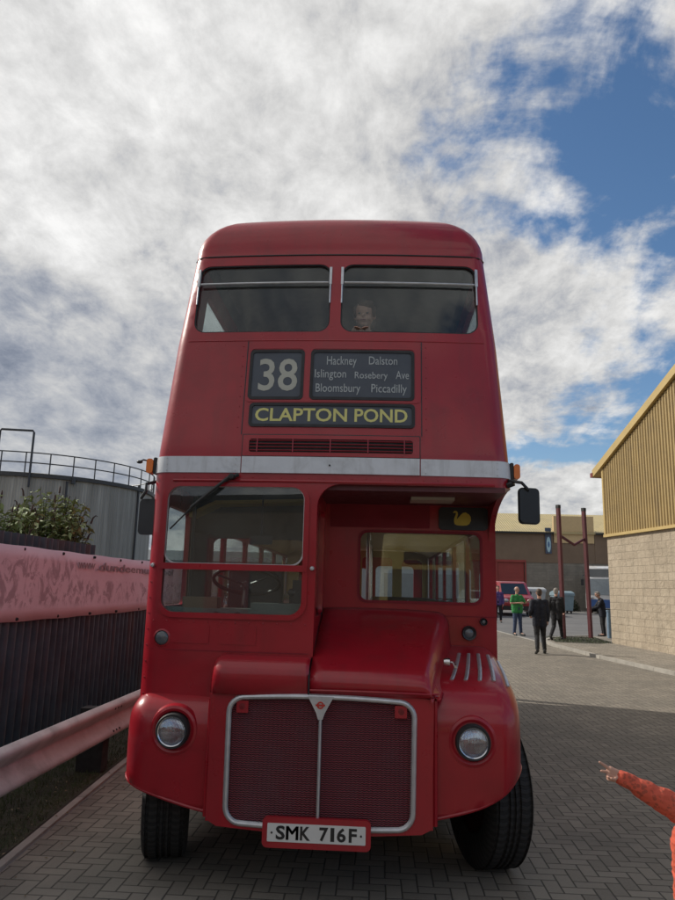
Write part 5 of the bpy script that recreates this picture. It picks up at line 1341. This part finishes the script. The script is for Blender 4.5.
    if faceparts:
        for q in (-1, 1):
            g = G(); ell(g, hc + r * q * .031 * s + f * .083 * s + u * .004 * s, .013 * s, .006 * s, .007 * s, Mh); g.build('eye', mat('eye_dark', (.04, .03, .03), .3) if 'eye_dark' not in bpy.data.materials else bpy.data.materials['eye_dark'], e)
        g = G(); ell(g, hc + f * .091 * s - u * .058 * s, .023 * s, .005 * s, .006 * s, Mh); g.build('mouth', mat('lips', (.30, .10, .09), .5) if 'lips' not in bpy.data.materials else bpy.data.materials['lips'], e)
    return e
NAVY = mat('navy_cloth', (.009, .011, .02), .85, var=.3, vscale=12, bump=.4, bscale=18, bdist=.02)
DARK = mat('charcoal_cloth', (.009, .009, .011), .85, var=.3, vscale=12, bump=.4, bscale=18, bdist=.02)
GREEN = mat('green_cotton', (.03, .22, .06), .8, var=.15, vscale=10, bump=.4, bscale=14, bdist=.02)
JEAN = mat('blue_denim', (.035, .055, .11), .85, var=.25, vscale=14)
SHOE = mat('black_shoe', (.02, .02, .02), .4); HB = mat('brown_hair', (.07, .045, .03), .7, var=.3, vscale=30); HG = mat('grey_hair', (.25, .23, .21), .8, var=.3, vscale=30)
PURP = mat('purple_cloth', (.07, .04, .16), .8)
STAND = dict(head=(0, 0, 1.68), neck=(0, .01, 1.50), chest=(0, .01, 1.27), pelvis=(0, 0, .96), shL=(-.19, .01, 1.43), shR=(.19, .01, 1.43), elL=(-.25, .03, 1.15), elR=(.25, .03, 1.15), wrL=(-.25, -.06, .91), wrR=(.25, -.06, .91),
             hipL=(-.09, 0, .93), hipR=(.09, 0, .93), knL=(-.11, -.01, .50), knR=(.11, -.01, .50), anL=(-.12, .02, .10), anR=(.12, .02, .10), toL=(-.14, -.13, .045), toR=(.14, -.13, .045))
def pose(**kw): d = dict(STAND); d.update(kw); return d
# note: local -y faces the viewer when rz=0
person((4.95, 16.5, gz(16.5)), PI, pose(knL=(-.10, -.06, .50), anL=(-.11, .02, .10), toL=(-.13, -.11, .045), knR=(.10, .06, .50), anR=(.15, .30, .14), toR=(.16, .18, .045), elR=(.27, .08, 1.17), wrR=(.24, -.12, 1.05), elL=(-.235, .05, 1.15), wrL=(-.235, -.03, .90)),
       dict(top=NAVY, bottom=DARK, shoe=SHOE, hair=HB), 'man in a navy suit walking away along the paving, nearest of the group', 1.0, longcoat=True, head_fwd=(0, -1, 0), faceparts=False)
person((6.52, 21.0, gz(21)), R_(150), pose(knL=(-.08, -.16, .52), anL=(-.10, -.22, .12), toL=(-.10, -.36, .09), knR=(.08, .10, .50), anR=(.09, .42, .20), toR=(.09, .33, .07), elR=(.22, .14, 1.18), wrR=(.20, -.02, 1.0), elL=(-.22, -.02, 1.15), wrL=(-.20, -.18, 1.0)),
       dict(top=DARK, bottom=DARK, shoe=SHOE, hair=HG), 'man in black with grey hair striding beside the left red post', 1.0, longcoat=True, head_fwd=(0, -1, 0), faceparts=False)
person((5.6, 23.2, gz(23.2)), R_(25), pose(elR=(.30, -.10, 1.20), wrR=(.30, -.34, 1.30), elL=(-.30, -.04, 1.18), wrL=(-.06, -.26, 1.20), knL=(-.12, -.02, .5), anL=(-.15, .0, .1), toL=(-.18, -.14, .045), anR=(.16, .02, .1), toR=(.19, -.12, .045)),
       dict(top=GREEN, bottom=JEAN, shoe=SHOE, hair=HG), 'bald man in a bright green top and jeans with forearms raised', 1.0, bald=True, arm_sleeve=.5, build_f=1.12, head_fwd=(.5, -1, 0))
person((8.98, 24.0, gz(24.0)), R_(-95), pose(head=(0, -.16, 1.60), neck=(0, -.08, 1.44), chest=(0, -.03, 1.22), shL=(-.18, -.05, 1.37), shR=(.18, -.05, 1.37), elL=(-.22, -.20, 1.12), wrL=(-.16, -.42, 1.05), elR=(.22, -.2, 1.12), wrR=(.16, -.42, 1.05)),
       dict(top=NAVY, bottom=DARK, shoe=SHOE, hair=HG), 'stooping grey-haired man in a dark jacket beside the right red post', .98, longcoat=True, head_fwd=(0, -1, -.25))
person((6.28, 31.6, gz(31.6)), R_(-10), pose(), dict(top=PURP, bottom=DARK, shoe=SHOE, hair=HB), 'person in a purple top just showing past the side of the bus', .98)

# child at the upper deck window
e = empty('person', (.205, .52, 2.545), 0, 'child in a dark top peering out of the upper deck front window', 'person')
g = G(); hc = Vector((0, -.17, 1.225)); s = .92
M = head_geo(g, hc, s, (-.12, -1, -.12), child=True)
capsule(g, (0, -.13, 1.03), hc + Vector((0, .02, -.06)), .042, .044); capsule(g, (0, -.08, .60), (0, -.10, .90), .08, .08); capsule(g, (0, -.1, .9), (0, -.13, 1.02), .09, .05)
for q in (-1, 1):
    capsule(g, (0, -.1, .96), (q * .12, -.12, .96), .05, .042); capsule(g, (q * .12, -.12, .96), (q * .16, -.16, .82), .036, .03); capsule(g, (q * .16, -.16, .82), (q * .07 - .02, -.30, 1.02), .03, .022)
    hand_geo(g, (q * .07 - .02, -.30, 1.02), (-q * .45, -.25, .7), (0, -.8, -.6), -q, .62, (30, 34, 36, 40))
    capsule(g, (q * .06, -.06, .56), (q * .07, -.07, .30), .065, .045); capsule(g, (q * .07, -.07, .30), (q * .07, -.04, .05), .045, .03); capsule(g, (q * .07, -.04, .04), (q * .08, -.14, .03), .03, .025)
link('body', remesh(g, .006, 1), SKIN, e)
g = G(); capsule(g, (-.03, -.08, .55), (-.03, -.1, .90), .115, .105); capsule(g, (.03, -.08, .55), (.03, -.1, .90), .115, .105); capsule(g, (0, -.1, .92), (0, -.125, 1.0), .09, .055)
for q in (-1, 1):
    capsule(g, (0, -.1, .95), (q * .12, -.12, .955), .06, .052); capsule(g, (q * .12, -.12, .955), (q * .16, -.16, .82), .048, .04); capsule(g, (q * .16, -.16, .82), (q * .085 - .02, -.28, .99), .04, .032)
link('top', remesh(g, .009, 2), NAVY, e)
g = G()
for q in (-1, 1): capsule(g, (q * .05, -.07, .56), (q * .07, -.07, .3), .085, .06); capsule(g, (q * .07, -.07, .3), (q * .07, -.04, .07), .06, .045)
link('trousers', remesh(g, .009, 2), JEAN, e)
f = Vector((-.12, -1, -.12)).normalized(); r = f.cross(Vector((0, 0, 1))).normalized(); u = r.cross(f); Mh = Matrix((r, f, u)).transposed()
g = G(); ell(g, hc + u * .045 * s - f * .02 * s, .086 * s, .098 * s, .086 * s, Mh); ell(g, hc - f * .05 * s - u * .04 * s, .08 * s, .055 * s, .08 * s, Mh); ell(g, hc + f * .066 * s + u * .076 * s - r * .02, .062 * s, .03 * s, .034 * s, Mh); ell(g, hc + f * .02 * s + r * .078 * s + u * .03 * s, .016 * s, .05 * s, .05 * s, Mh); ell(g, hc + f * .02 * s - r * .078 * s + u * .03 * s, .016 * s, .05 * s, .05 * s, Mh)
link('hair', remesh(g, .007, 1), mat('dark_brown_hair', (.075, .042, .026), .7, var=.3, vscale=40), e)
for q in (-1, 1):
    g = G(); ell(g, hc + r * q * .031 * s + f * .085 * s + u * .002 * s, .011 * s, .006 * s, .007 * s, Mh); g.build('eye', bpy.data.materials['eye_dark'], e)
g = G(); ell(g, hc + f * .088 * s - u * .050 * s, .024 * s, .005 * s, .005 * s, Mh); g.build('mouth', bpy.data.materials['lips'], e)

# toddler reaching in at the right
ORG = None
m, nt, b = newmat('orange_red_knit'); tc = nt.node('ShaderNodeTexCoord').outputs['Object']
vo = nt.node('ShaderNodeTexVoronoi'); nt.put(vo.inputs['Vector'], tc); vo.inputs['Scale'].default_value = 55
sp = nt.m('MULTIPLY', nt.smooth(nt.m('SUBTRACT', .55, vo.outputs['Distance']), .0, .2), nt.smooth(nt.noise(tc, 22, 3), .46, .54))
nt.put(b.inputs['Base Color'], nt.mixc(nt.m('MULTIPLY', sp, .5), (.60, .10, .055), (.13, .05, .03))); b.inputs['Roughness'].default_value = .85
nt.put(b.inputs['Normal'], nt.bump(nt.noise(tc, 25, 3), .5, .01)); ORG = m
TX, TY = 1.86, -1.02
e = empty('person', (TX, TY, 0), 0, 'small child in an orange-red patterned top reaching an arm in from the right', 'person')
def T(x, y, z): return (x - TX, y - TY, z)
g = G()
SH, EL, WR = Vector(T(1.83, -1.0, .79)), Vector(T(1.63, -1.0, .897)), Vector(T(1.450, -1.0, .985))
capsule(g, SH, EL, .035, .028); capsule(g, EL, WR, .028, .020)
hd = Vector((-.86, 0, .40)).normalized(); pn = Vector((0, -.35, -1)).normalized(); sdv = Vector((0, -1, 0))
# palm + two pointing fingers, others curled, thumb
d = Vector((-.93, 0, .25)).normalized(); up = Vector((.2, .1, .97)).normalized()
for k in range(4): capsule(g, WR + up * (.012 - .008 * k), WR + d * .040 + up * (.019 - .0125 * k), .0155, .0145, 10)
def fing(base, dirs, Ls, r0):
    p = base
    for q, (dv, L) in enumerate(zip(dirs, Ls)):
        dv = Vector(dv).normalized(); e2 = p + dv * L; capsule(g, p, e2, r0 * (1 - .1 * q), r0 * (1 - .1 * (q + 1)), 8); p = e2
b0 = WR + d * .042
fing(b0 + up * .018, [(-.80, 0, .58), (-.83, -.05, .52), (-.85, -.05, .50)], (.024, .018, .013), .0088)
fing(b0 + up * .006, [(-.98, -.1, .12), (-.98, -.1, .14), (-.98, -.1, .10)], (.018, .012, .009), .0084)
fing(b0 - up * .006, [(-.8, -.5, -.1), (.1, -.9, -.2), (.9, -.3, -.2)], (.016, .014, .010), .0066)
fing(b0 - up * .017, [(-.7, -.5, -.3), (.2, -.9, -.2), (.9, -.2, -.2)], (.013, .011, .009), .006)
fing(WR + d * .012 + Vector((0, -.016, -.004)), [(-.7, -.5, -.3), (-.8, -.2, .2)], (.020, .014), .0078)
# head, torso, legs (outside the picture)
hc = Vector((.05, .02, .93)); head_geo(g, hc, .85, (-.8, -.6, 0), child=True)
capsule(g, (.03, .01, .77), hc + Vector((0, 0, -.05)), .04, .04); capsule(g, (.02, .0, .48), (.02, 0, .70), .08, .07)
capsule(g, (0.02, 0, .72), SH, .05, .038); capsule(g, (.02, 0, .72), (.12, .02, .73), .05, .036); capsule(g, (.12, .02, .73), (.17, .0, .58), .033, .027); capsule(g, (.17, 0, .58), (.17, -.08, .46), .027, .02)
hand_geo(g, (.17, -.08, .46), (0, -.3, -.9), (-1, 0, 0), 1, .6)
for q in (-1, 1): capsule(g, (q * .055, 0, .44), (q * .06, 0, .24), .06, .042); capsule(g, (q * .06, 0, .24), (q * .06, .01, .05), .042, .028); capsule(g, (q * .06, .01, .035), (q * .07, -.07, .03), .03, .026)
link('body', remesh(g, .0032, 1), SKIN, e)
g = G(); capsule(g, SH, EL, .072, .054); capsule(g, EL, EL.lerp(WR, .5), .054, .040); capsule(g, EL.lerp(WR, .5), EL.lerp(WR, .92), .040, .031)
capsule(g, (-.02, 0, .42), (-.0, 0, .68), .115, .10); capsule(g, (.06, 0, .42), (.05, 0, .68), .115, .10); capsule(g, (-.095, 0, .50), (-.095, 0, .71), .10, .10); capsule(g, (.02, 0, .72), SH, .07, .055); capsule(g, (.02, 0, .72), (.12, .02, .72), .07, .055); capsule(g, (.12, .02, .73), (.17, .0, .58), .05, .042); capsule(g, (.17, 0, .58), (.17, -.07, .48), .042, .034); capsule(g, (.03, .01, .7), (.03, .01, .77), .08, .055)
link('top', wrinkle(remesh(g, .004, 2), .005, 11), ORG, e)
g = G()
for q in (-1, 1): capsule(g, (q * .055, 0, .42), (q * .06, 0, .24), .085, .06); capsule(g, (q * .06, 0, .24), (q * .06, .01, .08), .06, .05)
link('trousers', remesh(g, .008, 2), JEAN, e)
g = G(); ell(g, hc + Vector((.02, .02, .035)), .078, .082, .075); link('hair', remesh(g, .007, 1), HB, e)
for q in (-1, 1):
    g = G(); capsule(g, (q * .06, .01, .04), (q * .07, -.09, .035), .04, .034); link('shoe', remesh(g, .006, 1), SHOE, e)

print('objects', len(bpy.data.objects))
